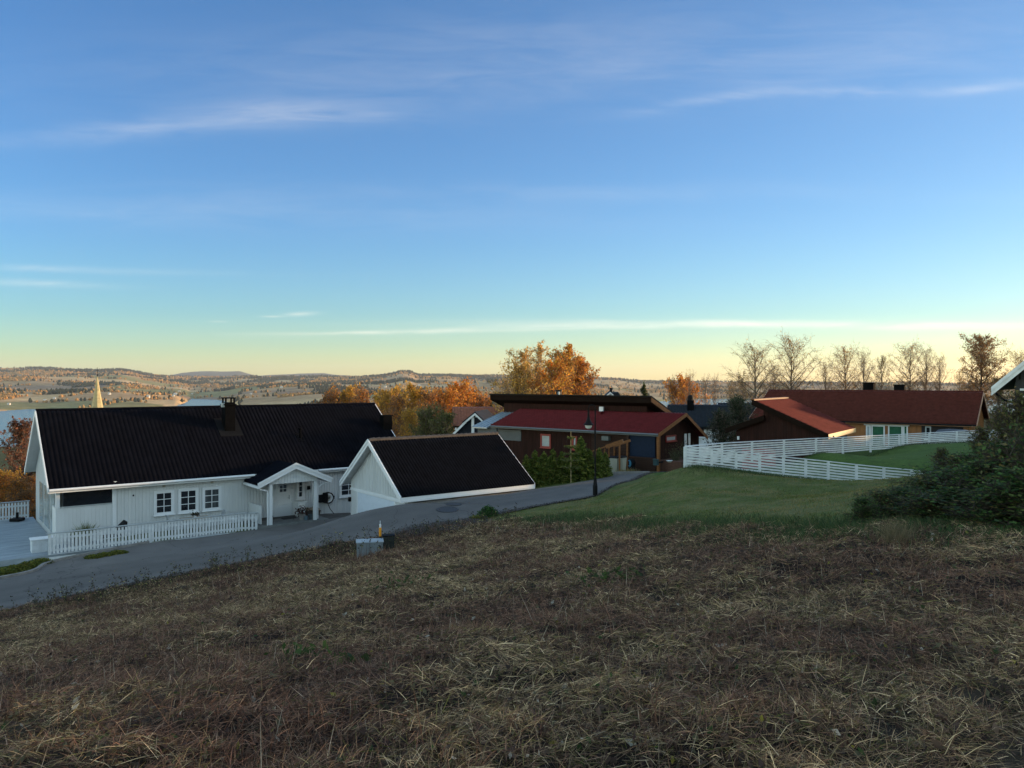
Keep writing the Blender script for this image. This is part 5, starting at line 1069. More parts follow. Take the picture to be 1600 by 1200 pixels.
# utility cabinets and marker post
def roadside():
    P = at(576, 866, 26.4); gz = hz(P.x, P.y); e = empty('utility_cabinet', (P.x, P.y, gz), .22, 'grey metal utility cabinet among the dry weeds by the road', 'cabinet'); g = mat('galvanised_grey', (.19, .215, .23), .5, .12, 5)
    MB().box(-.40, .48, -.17, .17, -.1, .46).build('body', g, e, bevel=.01); MB().hexa([(-.43, -.2, .46), (.51, -.2, .46), (.51, .2, .46), (-.43, .2, .46), (-.42, -.19, .49), (.5, -.19, .49), (.5, .19, .53), (-.42, .19, .53)]).build('lid', mat('cabinet_lid', (.30, .34, .37), .5), e)
    MB().box(.03, .035, -.176, -.17, 0, .45).box(.36, .40, -.19, -.17, .25, .35).build('door_seam', dark_metal, e)
    P = at(607, 858, 26.9); e = empty('black_cabinet', (P.x, P.y, hz(P.x, P.y)), .22, 'small black cabinet standing directly right of the grey one', 'cabinet'); MB().box(-.2, .2, -.15, .15, -.1, .50).build('body', mat('moss_black_paint', (.018, .022, .018), .6, .4, 6), e, bevel=.01); MB().box(-.22, .22, -.17, .17, .5, .53).build('lid', dark_metal, e)
    P = at(594, 842, 27.3); gz = hz(P.x, P.y); e = empty('marker_post', (P.x, P.y, gz), 0, 'thin orange and white marker post behind the grey cabinet', 'marker post'); s = 27.3 / FP; top = (HOR - 818) * s - gz
    MB().tube((0, 0, -.1), (0, 0, top - .45), .03).build('post', dark_metal, e); MB().tube((0, 0, top - .45), (0, 0, top - .14), .045).build('orange_sleeve', mat('orange_plastic', (.75, .30, .02), .4), e); MB().tube((0, 0, top - .14), (0, 0, top - .03), .035).tube((0, 0, top - .03), (0, 0, top + .1), .01).build('white_tip', white, e)
roadside()

# ================================================================== trees and shrubs
bark = mat('bark', (.075, .058, .045), .9, .35, 6, bump=.4); birch_bark = mat('birch_bark', (.42, .38, .33), .8, .3, 5, bump=.2); twig_m = mat('twigs', (.15, .11, .08), .85, .3, 3)
def tubes(segs, nside):
    """segs: (n, 8) p0 p1 r0 r1 -> verts, faces"""
    S = np.array(segs, float); n = len(S); p0, p1, r0, r1 = S[:, :3], S[:, 3:6], S[:, 6], S[:, 7]; d = p1 - p0; d /= np.linalg.norm(d, axis=1)[:, None] + 1e-9
    ref = np.where(np.abs(d[:, 2:3]) > .9, np.array([[1., 0, 0]]), np.array([[0, 0, 1.]])); x = np.cross(d, ref); x /= np.linalg.norm(x, axis=1)[:, None]; y = np.cross(d, x)
    V = []
    for p, r in ((p0, r0), (p1, r1)):
        for i in range(nside): a = 2 * math.pi * i / nside; V.append(p + (x * math.cos(a) + y * math.sin(a)) * r[:, None])
    V = np.stack(V, 1); q = np.array([(i, (i + 1) % nside, nside + (i + 1) % nside, nside + i) for i in range(nside)])
    return V.reshape(-1, 3), (np.arange(n)[:, None, None] * 2 * nside + q[None]).reshape(-1, 4)
def skeleton(H, spread, seed, bare=.22, up=.55, nb=26, droop=.0, wig=.05, sub=7, shape=None):
    """trunk, limbs and twigs of a broadleaf tree; returns thick and thin segments and twig tips"""
    r = random.Random(seed); thick, thin, tips = [], [], []
    tr0 = H * .014 + .04; P = Vector((0, 0, -.5)); pts = [P.copy()]; n = 12; lean = Vector((r.uniform(-1, 1), r.uniform(-1, 1), 0)) * .03
    for i in range(n): P = P + Vector((r.uniform(-wig, wig) * H / n, r.uniform(-wig, wig) * H / n, (H + .5) / n)) + lean * H / n; pts.append(P.copy())
    def rad(t): return tr0 * (1 - t) ** .8 + .008
    for i in range(n): thick.append((*pts[i], *pts[i + 1], rad(i / n), rad((i + 1) / n)))
    shape = shape or (lambda t: (.55 + .45 * min(1, t / .35)) * (1 - max(0, (t - .45) / .55) ** 2 * .72))
    def limb(p, d, L, r0, lvl):
        k = 4 if lvl == 0 else 3; q = p.copy(); dd = d.copy()
        for i in range(k):
            dd = (dd + Vector((r.uniform(-.22, .22), r.uniform(-.22, .22), r.uniform(-.08, .16) - droop * (i / k) * (1 + lvl)))).normalized(); q2 = q + dd * L / k
            a, b_ = r0 * (1 - i / k) ** .8 + .004, r0 * (1 - (i + 1) / k) ** .8 + .004
            (thick if lvl == 0 and i < 2 else thin).append((*q, *q2, a, b_))
            if lvl < 2:
                for _ in range(sub if lvl == 0 else 3):
                    if r.random() < .75: t = r.random(); s = (Vector((r.uniform(-1, 1), r.uniform(-1, 1), r.uniform(-.5, .8))).normalized() * .8 + dd * .6).normalized(); limb(q.lerp(q2, t), s, L * r.uniform(.22, .42) if lvl == 0 else L * r.uniform(.3, .55), r0 * .32, lvl + 1)
            q = q2
            if lvl: tips.append((*q, L * .25))
        if lvl == 0: tips.append((*q, L * .1))
    for i in range(nb):
        t = bare + (1 - bare) * (i + r.random()) / nb * .98; k = min(int(t * n), n - 1); p = pts[k].lerp(pts[k + 1], t * n - k); tt = (t - bare) / (1 - bare)
        a = i * 2.4 + r.uniform(-.5, .5); el = up + .5 * tt; d = Vector((math.cos(a) * math.cos(el), math.sin(a) * math.cos(el), math.sin(el))); limb(p, d, spread * shape(tt) * r.uniform(.75, 1.15), rad(t) * .5, 0)
    return thick, thin, np.array(tips)
def broadleaf(name, H, spread, seed, pal, nleaf, ls, trunk_m=None, **k):
    e = empty(name, (0, 0, 0)); th, tn, tips = skeleton(H, spread, seed, **k)
    V, F = tubes(th, 6); mesh_obj('trunk', V, F, trunk_m or bark, e, smooth=True); V, F = tubes(tn, 3); mesh_obj('branches', V, F, trunk_m if trunk_m and trunk_m.name == 'dark_twigs' else twig_m, e)
    if nleaf:
        g = np.random.default_rng(seed); T = tips[g.integers(0, len(tips), nleaf)]; C = T[:, :3] + g.normal(size=(nleaf, 3)) * (T[:, 3:4] * .35 + .07); hgt = C[:, 2] / H
        cl = pal_cols(pal, nleaf, .35, g); nz = vnoise(C[:, 0] * .8 + 9, C[:, 2] * .8 + C[:, 1] * .5, seed)[:, None]; cl = cl * (.7 + .6 * nz)
        leaf_obj('crown', quads(C, g.uniform(.7, 1.2, nleaf) * ls, r=g), cl, e)
    return e
def conifer(name, H, rad_, seed, pal, n=2600, ls=.12, tiers=16, leaf_w=1.0, trunk=True):
    e = empty(name, (0, 0, 0)); g = np.random.default_rng(seed); segs = []
    if trunk: MB().tube((0, 0, -.4), (0, 0, H), H * .014 + .015, .008, 6).build('trunk', bark, e)
    C = []
    for i in range(tiers * 7):
        t = (i + g.random()) / (tiers * 7); z = H * (.04 + .94 * t); L = rad_ * (1 - t) ** .85 * g.uniform(.7, 1.12) + .03; a = g.uniform(0, 6.283); dz = -.18 * L + .1 * L * t * 3
        segs.append((0, 0, z, L * math.cos(a), L * math.sin(a), z + dz, .012, .004)); m = max(4, int(n / (tiers * 7) * (1 - t * .6) * 1.4)); s = g.uniform(.08, 1.05, m) ** .7; p = np.stack([L * math.cos(a) * s, L * math.sin(a) * s, z + dz * s - g.uniform(0, .09, m) * L], 1) + g.normal(size=(m, 3)) * np.array([.05, .05, .035]) * (L + .25); C.append(p)
    C = np.concatenate(C + [np.array([[0, 0, H * q] for q in np.linspace(.9, 1.02, 10)])]); V, F = tubes(segs, 3); mesh_obj('branches', V, F, twig_m, e)
    leaf_obj('needles', quads(C, g.uniform(.6, 1.1, len(C)) * ls, aspect=2.6, r=g), pal_cols(pal, len(C), .35, g), e); return e
def put(o, u, vtop, Y, H0, label, group=None, zbase=None, cat='tree', rz=None, sc=None):
    P = at(u, vtop, Y); zb = hz(P.x, Y) if zbase is None else zbase; s = (P.z - zb) / H0; o.location = (P.x, Y, zb); o.scale = (s * (sc or 1), s * (sc or 1), s); o.rotation_euler = (0, 0, rnd.uniform(0, 6.28) if rz is None else rz)
    return tag(o, label, cat, group)
ORG = [(.58, .23, .035), (.48, .19, .04), (.62, .30, .05), (.42, .15, .035)]; GLD = [(.62, .36, .05), (.52, .29, .05), (.42, .25, .06)]; BRN = [(.22, .12, .06), (.17, .095, .05), (.26, .15, .07)]; OLV = [(.10, .11, .035), (.13, .13, .045), (.08, .09, .03)]
RED = [(.20, .075, .045), (.15, .06, .04), (.24, .10, .05)]; BIR = [(.72, .48, .18), (.60, .40, .14), (.54, .33, .10), (.46, .31, .13)]; GRN = [(.045, .06, .022), (.06, .075, .028), (.035, .05, .02)]
# the two big birches and their orange neighbours behind the red house
put(broadleaf('birch_tree', 15, 4.2, 3, BIR, 6000, .17, birch_bark, droop=.22, nb=34, bare=.12), 818, 556, 90, 15, 'tall half-bare golden birch, left of the clump behind the red house', 'autumn trees behind the red house')
put(broadleaf('birch_tree', 16, 3.0, 4, BIR, 3600, .15, birch_bark, droop=.2, nb=34, bare=.15, up=.8), 842, 541, 86, 16, 'tallest pale birch with white trunk, nearly bare, above the red house', 'autumn trees behind the red house')
put(broadleaf('orange_tree', 14, 3.9, 5, ORG + GLD, 11000, .17, bark, nb=34, bare=.08), 884, 552, 101, 14, 'broad bright orange tree above the chimney of the red house', 'autumn trees behind the red house')
put(broadleaf('orange_tree', 12, 3.8, 6, ORG, 8000, .18, bark, nb=30, bare=.05), 905, 572, 96, 12, 'orange tree at the right end of the clump behind the red house', 'autumn trees behind the red house')
put(broadleaf('golden_tree', 12, 4.2, 8, GLD + BIR, 7000, .18, bark, nb=30, bare=.02), 806, 580, 84, 12, 'low olive-gold tree at the left foot of the birch clump', 'autumn trees behind the red house')
put(broadleaf('golden_tree', 12, 4.2, 9, GLD + ORG, 8000, .18, bark, nb=30, bare=.02), 862, 575, 84, 12, 'low gold tree in front of the birch trunks', 'autumn trees behind the red house')
# autumn wood between the white house and the red house
kinds = {}
def kind(k):
    if k not in kinds:
        kinds[k] = {'o': lambda: broadleaf('autumn_tree', 10, 4.6, 21, ORG, 8500, .20, nb=30, bare=.06, up=.4), 'g': lambda: broadleaf('autumn_tree', 10, 4.2, 22, GLD, 8500, .20, nb=30, bare=.06, up=.45), 'b': lambda: broadleaf('autumn_tree', 10, 4.2, 23, BRN + ORG[:2], 7000, .18, nb=30, bare=.08, up=.45),
                    'v': lambda: broadleaf('willow_bush', 5, 3.2, 24, OLV, 6500, .15, nb=30, bare=.02, up=.7), 's': lambda: conifer('spruce_tree', 10, 2.2, 25, GRN, 3200, .26)}[k](); return kinds[k]
    return copy_tree(kinds[k])
HK = {'o': 10, 'g': 10, 'b': 10, 'v': 5, 's': 10}
def species(k): return {'o': 'bright orange', 'g': 'yellow-gold', 'b': 'red-brown', 'v': 'olive green', 's': 'dark green'}[k]
for (k, u, v, Y, lab) in [('g', 540, 621, 128, 'golden tree just above the right part of the black roof ridge'), ('b', 517, 625, 125, 'brown autumn tree above the black roof, left end of the autumn wood'), ('b', 566, 623, 122, 'brown autumn tree above the black roof ridge near its right end'),
        ('g', 598, 626, 118, 'yellow-green tree at the right tip of the black roof'), ('b', 622, 632, 108, 'brown autumn tree right of the black roof gable'), ('g', 612, 621, 128, 'golden tree rising behind the yellow-green one by the roof gable'), ('g', 650, 617, 118, 'tall yellow-gold tree in the middle of the autumn wood'),
        ('b', 672, 626, 104, 'red-brown tree between the gold tree and the big orange tree'), ('o', 692, 622, 108, 'orange-brown tree left beside the biggest orange tree'), ('o', 714, 611, 112, 'biggest bright orange tree left of the red house'), ('o', 738, 627, 118, 'orange tree right beside the biggest orange tree'),
        ('b', 757, 632, 112, 'brown autumn tree near the left end of the red house roof'), ('s', 766, 622, 122, 'dark spruce at the left end of the red house roof'), ('s', 750, 624, 130, 'small dark spruce between orange trees'), ('g', 636, 650, 92, 'low golden tree over the garage ridge'), ('v', 668, 655, 82, 'olive green bush behind the garage ridge'),
        ('v', 694, 660, 80, 'olive green bush beside the navy gable'), ('b', 605, 655, 90, 'low brown tree in the gap between the two black roofs'), ('s', 638, 636, 106, 'slim dark spruce inside the autumn wood')]:
    put(kind(k), u, v, Y, HK[k], lab, 'autumn trees between the white house and the red house', sc=.85)
# nearly bare birches above the right-hand roofs
bares = [broadleaf('bare_birch', 14, 5.4, 31, BIR + BRN, 2400, .11, bark, nb=34, bare=.22, droop=.14, up=.5, sub=5), broadleaf('bare_birch', 14, 4.6, 32, BRN, 900, .10, bark, nb=30, bare=.22, droop=.0, up=.6, sub=5), broadleaf('bare_birch', 13, 4.8, 33, BRN + OLV, 3600, .12, bark, nb=32, bare=.1, up=.45, sub=5)]
used = set()
for i, (k, u, v, Y, lab) in enumerate([(0, 1183, 551, 108, 'nearly bare birch, leftmost of the tall ones above the red-brown roofs'), (0, 1238, 539, 112, 'tallest nearly bare birch above the left end of the red-brown roof'), (1, 1208, 582, 118, 'thin bare tree between the two tall left birches'), (1, 1290, 571, 112, 'small bare tree left of the first chimney'),
        (0, 1323, 552, 116, 'slim nearly bare birch left of the left chimney'), (1, 1350, 555, 112, 'bare tree straight above the left chimney'), (2, 1378, 568, 108, 'dense brown twiggy tree between the two chimneys'), (0, 1420, 547, 112, 'broad nearly bare birch above the right chimney'), (1, 1446, 551, 110, 'upright bare tree right of the broad birch'), (1, 1467, 562, 114, 'bare tree with leaning crown, right end of the bare row'),
        (2, 1160, 594, 112, 'low brown twiggy tree left of the leftmost tall birch'), (1, 1052, 597, 140, 'bare tree above the dark cottage roof left of the orange one'), (1, 1077, 590, 135, 'tall thin bare tree behind the cottage chimney'), (1, 1103, 596, 135, 'bare tree right of the cottage chimney'), (1, 1118, 595, 140, 'second bare tree right of the cottage chimney'), (2, 1142, 607, 128, 'low bare bush near the conifer'), (2, 1500, 590, 96, 'low brown tree left of the large russet tree'),
        (0, 1596, 556, 88, 'pale nearly bare tree above the white bargeboard at the right edge')]):
    o = bares[k] if k not in used else copy_tree(bares[k]); used.add(k); put(o, u, v, Y, 14 if k < 2 else 13, lab, 'bare trees above the right-hand roofs', sc=(.45 if u < 1150 else .9 if k == 0 else .7))
put(broadleaf('russet_tree', 13, 5.2, 41, [(.34, .17, .07), (.26, .14, .06), (.20, .13, .05)], 9500, .16, bark, nb=44, bare=.1, up=.4), 1533, 533, 88, 13, 'large russet tree behind the right gable of the orange house')
put(broadleaf('russet_tree', 10, 3.4, 42, [(.22, .13, .05), (.15, .12, .045)], 6000, .14, bark, nb=34, bare=.05), 1562, 600, 70, 10, 'olive-brown tree right of the orange house gable, under the russet one')
o = copy_tree(kinds['o']); put(o, 1067, 602, 140, 10, 'small bright orange tree above the cottage roof', sc=.8)
for (u, v, Y, lab) in [(1006, 600, 118, 'lone spruce above the right end of the red house'), (1598, 640, 60, 'dark spruce behind the bushes at the right edge')]: put(copy_tree(kinds['s']), u, v, Y, 10, lab, 'spruces beyond the houses')
# left edge by the lake
put(broadleaf('copper_tree', 7, 2.3, 51, RED, 3600, .13, bark, nb=26, bare=.22), 36, 671, 58, 7, 'copper-red tree against the lake at the left end of the white house', zbase=-11.2)
for (u, v, Y, k, lab) in [(8, 745, 54, 'g', 'golden shrub by the lake at the left edge'), (30, 757, 52, 'b', 'brown shrub behind the deck fence'), (52, 752, 55, 'b', 'brown shrub by the gable of the white house'), (-14, 748, 52, 'o', 'orange shrub beyond the left edge of the deck')]:
    put(copy_tree(kinds[k]), u, v, Y, 10, lab, 'shrubs behind the deck', sc=1.2)
# evergreen bush by the outbuilding
put(broadleaf('evergreen_bush', 4, 1.9, 61, [(.03, .045, .02), (.04, .06, .025), (.025, .035, .018)], 9000, .09, bark, nb=40, bare=.0, up=.6), 1153, 632, 60, 4, 'dark green bush between the cottage and the outbuilding', cat='bush', sc=.85)
put(broadleaf('evergreen_bush', 3, 1.7, 62, [(.03, .045, .02), (.04, .06, .025), (.025, .035, .018)], 6000, .09, bark, nb=34, bare=.0, up=.6), 1128, 655, 57, 3, 'lower dark green bush right of the cottage window', cat='bush', sc=.85)
# thuja hedge
TH = [(.11, .155, .028), (.15, .19, .035), (.075, .12, .025), (.24, .24, .05)]
th0 = [conifer('thuja', 2.2, .62, 71, TH, 5200, .075, 18), conifer('thuja', 2.2, .55, 72, TH, 5200, .075, 18)]
for i, (u, v, Y, lab) in enumerate([(822, 712, 42.2, 'leftmost thuja of the hedge, at the garage corner'), (836, 705, 42.4, 'second thuja of the hedge from the garage'), (850, 707, 42.6, 'third thuja of the hedge from the garage'), (864, 703, 42.8, 'thuja of the hedge below the red-framed window'), (878, 706, 43.0, 'fifth thuja of the hedge from the garage'),
        (893, 709, 43.0, 'thuja at the foot of the thin young spruce'), (908, 684, 43.2, 'tallest thuja of the hedge'), (921, 702, 43.3, 'thuja directly left of the street lamp'), (936, 701, 43.5, 'thuja directly right of the street lamp'), (946, 707, 44.0, 'last thuja of the hedge, touching the bin shelter')]):
    o = th0[i % 2] if i < 2 else copy_tree(th0[i % 2]); put(o, u, v, Y, 2.2, lab, 'thujas of the hedge', cat='thuja', sc=1.35)
def young_spruce():
    P = at(892, 722, 42.0); gz = hz(P.x, P.y); top = (HOR - 674) / FP * 42.0 - gz; e = empty('young_spruce', (P.x, P.y, gz), 0, 'thin young spruce with bare leader and a few whorls above the hedge', 'tree')
    MB().tube((0, 0, -.1), (0, 0, top), .03, .012, 6).build('trunk', mat('pale_stem', (.30, .24, .12), .8), e); C = []; sg = []
    for (z, L, n) in ((top - .38, .22, 5), (top - .86, .42, 6), (top - 1.25, .5, 6), (top - 1.6, .6, 7), (top - 2.0, .6, 7)):
        for i in range(n): a = i * 6.283 / n + z; sg.append((0, 0, z, L * math.cos(a), L * math.sin(a), z + .05, .01, .005)); s = rng.uniform(.1, 1, 30); C.append(np.stack([L * math.cos(a) * s, L * math.sin(a) * s, z + .05 * s], 1) + rng.normal(size=(30, 3)) * .02)
    V, F = tubes(sg, 4); mesh_obj('branches', V, F, twig_m, e); C = np.concatenate(C); leaf_obj('needles', quads(C, .06, aspect=2.4), pal_cols([(.14, .15, .04), (.09, .12, .03)], len(C)), e)
young_spruce()
# low bushes along the road
def ground_bush(name, u, v, Y, w, h, n, pal, label, ls=.05, cat='bush', group=None):
    P = at(u, v, Y); gz = hz(P.x, Y); e = empty(name, (P.x, Y, gz), 0, label, cat, group); C = rng.normal(size=(n, 3)); C /= np.linalg.norm(C, axis=1)[:, None]; C *= rng.uniform(.25, 1, (n, 1)) ** .5; C[:, 2] = np.abs(C[:, 2]); C *= np.array([w, w * .6, h]) * (.75 + .5 * vnoise(C[:, 0] * 3 + 7, C[:, 1] * 3 + C[:, 2], n)[:, None])
    leaf_obj('foliage', quads(C, ls * rng.uniform(.6, 1.3, n)), pal_cols(pal, n), e)
    sg = [(0, 0, -.05, *(C[i] * .85), .008, .003) for i in rng.integers(0, n, 60)]; V, F = tubes(sg, 3); mesh_obj('stems', V, F, twig_m, e); return e
YG = [(.16, .17, .03), (.11, .14, .03), (.20, .18, .035), (.07, .09, .02)]
ground_bush('low_bush', 763, 812, 31.6, .45, .42, 1500, [(.035, .09, .022), (.05, .12, .03)], 'small bright green bush at the road edge by the lawn tip')
ground_bush('low_bush', 745, 815, 31.2, .35, .14, 500, YG, 'yellow-green low plant left of the small green bush')
for i, (u, v, Y) in enumerate([(5, 893, 30.3), (25, 890, 30.9), (45, 885, 31.5), (63, 882, 32.0)]): ground_bush('ground_cover', u, v, Y, .55, .22, 1300, YG, ['yellow-green ground cover at the very left edge', 'yellow-green ground cover, second from the left edge', 'yellow-green ground cover, third from the left edge', 'yellow-green ground cover nearest the deck corner'][i], group='ground cover by the kerb', cat='plant')
for i, (u, v, Y) in enumerate([(148, 873, 32.7), (166, 871, 33.0), (186, 868, 33.3)]): ground_bush('ground_cover', u, v, Y, .45, .14, 900, YG, ['mossy yellow plant patch before the picket fence, left', 'mossy yellow plant patch before the picket fence, middle', 'mossy yellow plant patch before the picket fence, right'][i], group='plants before the picket fence', cat='plant')
# tangled shrubs at the right
dark_twig = mat('dark_twigs', (.045, .035, .025), .85, .3, 3); DK = [(.038, .085, .026), (.062, .12, .034), (.032, .060, .024), (.12, .16, .05)]; DB = [(.12, .12, .040), (.07, .095, .03), (.16, .13, .05)]
sh = [broadleaf('tangled_shrub', 2.0, 1.15, 81, DK, 4000, .065, dark_twig, nb=34, bare=.0, up=.7, sub=5), broadleaf('tangled_shrub', 2.0, 1.25, 82, DK + DB, 3000, .07, dark_twig, nb=32, bare=.0, up=.8, sub=5), broadleaf('tangled_shrub', 2.2, 1.0, 83, DB, 1700, .06, dark_twig, nb=30, bare=.1, up=1.0, sub=5)]
SH = [(2, 1596, 632, 15, .9, 'tall dark shrub at the right edge under the grey house'), (2, 1572, 650, 17, .85, 'dark shrub right of the brownish stems'), (2, 1535, 676, 18, .8, 'loose brown shrub with bare twigs at the end of the white fence'), (0, 1548, 706, 15, 1.0, 'dense green shrub in the middle of the tangle'), (1, 1510, 722, 16, 1.0, 'green shrub at the left slope of the tangle'), (2, 1474, 706, 18, .7, 'thin shrub with upright bare stems left of the tangle'),
        (1, 1594, 712, 12.5, 1.2, 'broad leafy shrub in front at the right edge'), (0, 1545, 732, 12.8, 1.2, 'low dark shrub in front of the tangle'), (0, 1482, 738, 15.0, 1.2, 'low green shrub running down to the lawn'), (1, 1450, 752, 15.0, 1.0, 'low green shrub above the grass clump'), (0, 1415, 784, 14.6, .9, 'low weedy shrub at the lawn edge'), (1, 1378, 802, 14.2, .7, 'lowest leafy weed clump at the left end of the tangle'), (1, 1632, 680, 11.5, 1.0, 'dark shrub cut off by the right edge'),
        (0, 1500, 768, 12.6, 1.2, 'low dark shrub above the litter'), (0, 1600, 745, 10.8, 1.1, 'low shrub in the lower right corner of the tangle'), (1, 1455, 790, 13.0, .9, 'low weedy shrub right behind the straw-coloured clump'), (0, 1350, 814, 13.6, .5, 'small leafy weed at the very tip of the tangle'), (1, 1560, 775, 11.3, 1.1, 'low leafy shrub nearest the field at the right')]
done = set()
for (k, u, v, Y, sc, lab) in SH:
    o = copy_tree(sh[k]) if k in done else sh[k]; done.add(k); H0 = 2.0 if k < 2 else 2.2; P = at(u, v, Y); zb = hz(P.x, Y); o.location = (P.x, Y, zb - .05); o.scale = (sc * .8, sc * .8, max(.22, (P.z - zb) / H0)); o.rotation_euler = (0, 0, rnd.uniform(0, 6.28)); tag(o, lab, 'shrub', 'shrubs of the tangle on the right')

# ================================================================== dry meadow in the foreground
def meadow():
    def pts(n, y0, y1, pw=1.0, xm=.78):
        Y = y0 + (y1 - y0) * rng.random(n) ** pw; X = (rng.random(n) * 2 - 1) * (xm * Y + 1.2); return X, Y
    def keep(X, Y, P): m = in_poly(X + (fbm(X * .8, Y * .8, 71) - .5) * 3.2, Y + (fbm(X * .8, Y * .8, 72) - .5) * 3.2, P) & ~in_poly(X, Y, ROAD); return X[m], Y[m]
    def hgt(X, Y): return h_all(X, Y) + (fbm(X * .9, Y * .9, 3) - .5) * .22 + (fbm(X * 3.6, Y * 3.6, 5, 3) - .5) * .17
    straw = np.array([(.33, .23, .13), (.25, .165, .095), (.46, .34, .20), (.16, .10, .06), (.27, .19, .10)]); olive = np.array([(.13, .105, .038), (.16, .13, .05), (.09, .085, .025), (.20, .15, .075)]); stemc = np.array([(.13, .066, .044), (.17, .092, .060), (.085, .046, .034), (.22, .135, .09), (.11, .07, .05)])
    def patch(X, Y): return fbm(X * .9 + 3, Y * .55, 11), fbm(X * 2.2, Y * 1.5, 15)
    # 1 matted straw and grass lying on the ground
    X, Y = keep(*pts(600000, 2.2, 33, 1.35), FIELD); a, b2 = patch(X, Y); n = len(X); g = (a + .35 * (b2 - .5) + rng.normal(size=n) * .16) - .05 * (Y < 7)
    c = np.where((g > .57)[:, None], straw[rng.integers(0, 5, n)], np.where((g > .485)[:, None], olive[rng.integers(0, 4, n)], stemc[rng.integers(0, 5, n)])) * rng.uniform(.2, 1.75, (n, 1)) * 1.3
    ang = fbm(X * .9, Y * .9, 41) * 12 + rng.normal(size=n) * 1.4; D = np.stack([np.cos(ang), np.sin(ang), np.abs(rng.normal(size=n)) * .5 + .02], 1); D /= np.linalg.norm(D, axis=1)[:, None]
    Z = hgt(X, Y) + rng.uniform(0, .06, n); L = rng.uniform(.04, .15, n) * (1 + Y / 30); W = rng.uniform(.0011, .0027, n) * (.65 + Y / 5.5)
    o = blades_obj('matted_grass', [blades_arrays(np.stack([X, Y, Z], 1), L, W, D, rng.uniform(.1, .6, n), c)]); tag(o, 'matted dead grass covering the mown slope in the foreground', 'grass', kind='stuff')
    # 2 brown stubble stems
    X, Y = pts(260000, 2.2, 33, 1.2); cx_, cy_ = pts(5200, 2.2, 33, 1.1); ci = rng.integers(0, 5200, 130000); X[:130000] = cx_[ci] + rng.normal(size=130000) * (.07 + cy_[ci] * .008); Y[:130000] = cy_[ci] + rng.normal(size=130000) * (.07 + cy_[ci] * .008); tall = np.zeros(260000); tall[:130000] = rng.uniform(.2, 1.1, 5200)[ci]; mm_ = in_poly(X, Y, FIELD); X, Y, tall = X[mm_], Y[mm_], tall[mm_]; a, b2 = patch(X, Y); m = (a + .4 * (b2 - .5) + rng.normal(size=len(X)) * .12) < .56; X, Y, tall = X[m], Y[m], tall[m]; n = len(X)
    D = rng.normal(size=(n, 3)) * .38; D[:, 2] = 1; D /= np.linalg.norm(D, axis=1)[:, None]; Z = hgt(X, Y) - .01; c = stemc[rng.integers(0, 5, n)] * rng.uniform(.35, 1.8, (n, 1)); pale = rng.random(n) < .05; c[pale] = np.array([.50, .40, .30]) * rng.uniform(.7, 1.1, (pale.sum(), 1))
    L = rng.gamma(4, .018, n) * (1 + tall) * (1 + .8 * (Y > 14) * np.clip((Y - 14) / 12, 0, 1)); W = rng.uniform(.0015, .0036, n) * (.8 + Y / 9)
    o = blades_obj('stubble', [blades_arrays(np.stack([X, Y, Z], 1), L, W, D, rng.uniform(0, .12, n), c)]); tag(o, 'short red-brown stubble of cut weeds on the foreground slope', 'stubble', kind='stuff')
    # 3 grass tufts
    X, Y = keep(*pts(5600, 2.4, 33, 1.0), FIELD); a, b2 = patch(X, Y); m = (a + .3 * (b2 - .5)) > .46; X, Y = X[m], Y[m]; k = 34; n = len(X) * k; tx = np.repeat(X, k) + rng.normal(size=n) * .06 * (1 + np.repeat(Y, k) / 30); ty = np.repeat(Y, k) + rng.normal(size=n) * .06
    D = rng.normal(size=(n, 3)) * .55; D[:, 2] = .8; lay = np.repeat(rng.normal(size=(len(X), 2)) * .6, k, 0); D[:, :2] += lay; D /= np.linalg.norm(D, axis=1)[:, None]; tuft = rng.random(len(X)); base = np.where((tuft < .45)[:, None], straw[rng.integers(0, 5, len(X))], olive[rng.integers(0, 4, len(X))]); c = np.repeat(base * rng.uniform(.7, 1.5, (len(X), 1)), k, 0) * rng.uniform(.6, 1.2, (n, 1))
    o = blades_obj('grass_tufts', [blades_arrays(np.stack([tx, ty, hgt(tx, ty)], 1), rng.uniform(.04, .16, n), rng.uniform(.001, .0023, n) * (.7 + ty / 6.5), D, rng.uniform(.2, .8, n), c)]); tag(o, 'pale bent grass tufts scattered over the brown slope', 'grass', kind='stuff')
    # 4 dead leaves and pale chips
    X, Y = keep(*pts(130000, 2.2, 32, 1.1), FIELD); n = len(X); C = np.stack([X, Y, hgt(X, Y) + rng.uniform(.0, .05, n)], 1); c = np.array([(.10, .06, .045), (.07, .045, .04), (.16, .11, .08), (.05, .035, .03), (.13, .12, .07)])[rng.integers(0, 5, n)] * rng.uniform(.6, 1.3, (n, 1)); w = rng.random(n); c[w < .02] = (.50, .46, .38); c[(w > .015) & (w < .024)] = (.30, .26, .05); c[(w > .03) & (w < .08)] = (.05, .09, .03)
    tag(leaf_obj('leaf_litter', quads(C, rng.uniform(.012, .035, n) * (1 + Y / 40)), c, None), 'dead leaves and pale chips strewn over the foreground slope', 'leaf litter', kind='stuff')
    # 5 longer dry stalks, curved
    X, Y = keep(*pts(4200, 2.3, 30, 1.0), FIELD); n = len(X); D = rng.normal(size=(n, 3)); D[:, 2] = np.abs(D[:, 2]) * np.where(rng.random(n) < .5, .25, 1.2) + .05; D /= np.linalg.norm(D, axis=1)[:, None]; c = np.where((rng.random(n) < .3)[:, None], np.array([[.40, .32, .22]]), np.array([[.12, .075, .055]])) * rng.uniform(.6, 1.2, (n, 1))
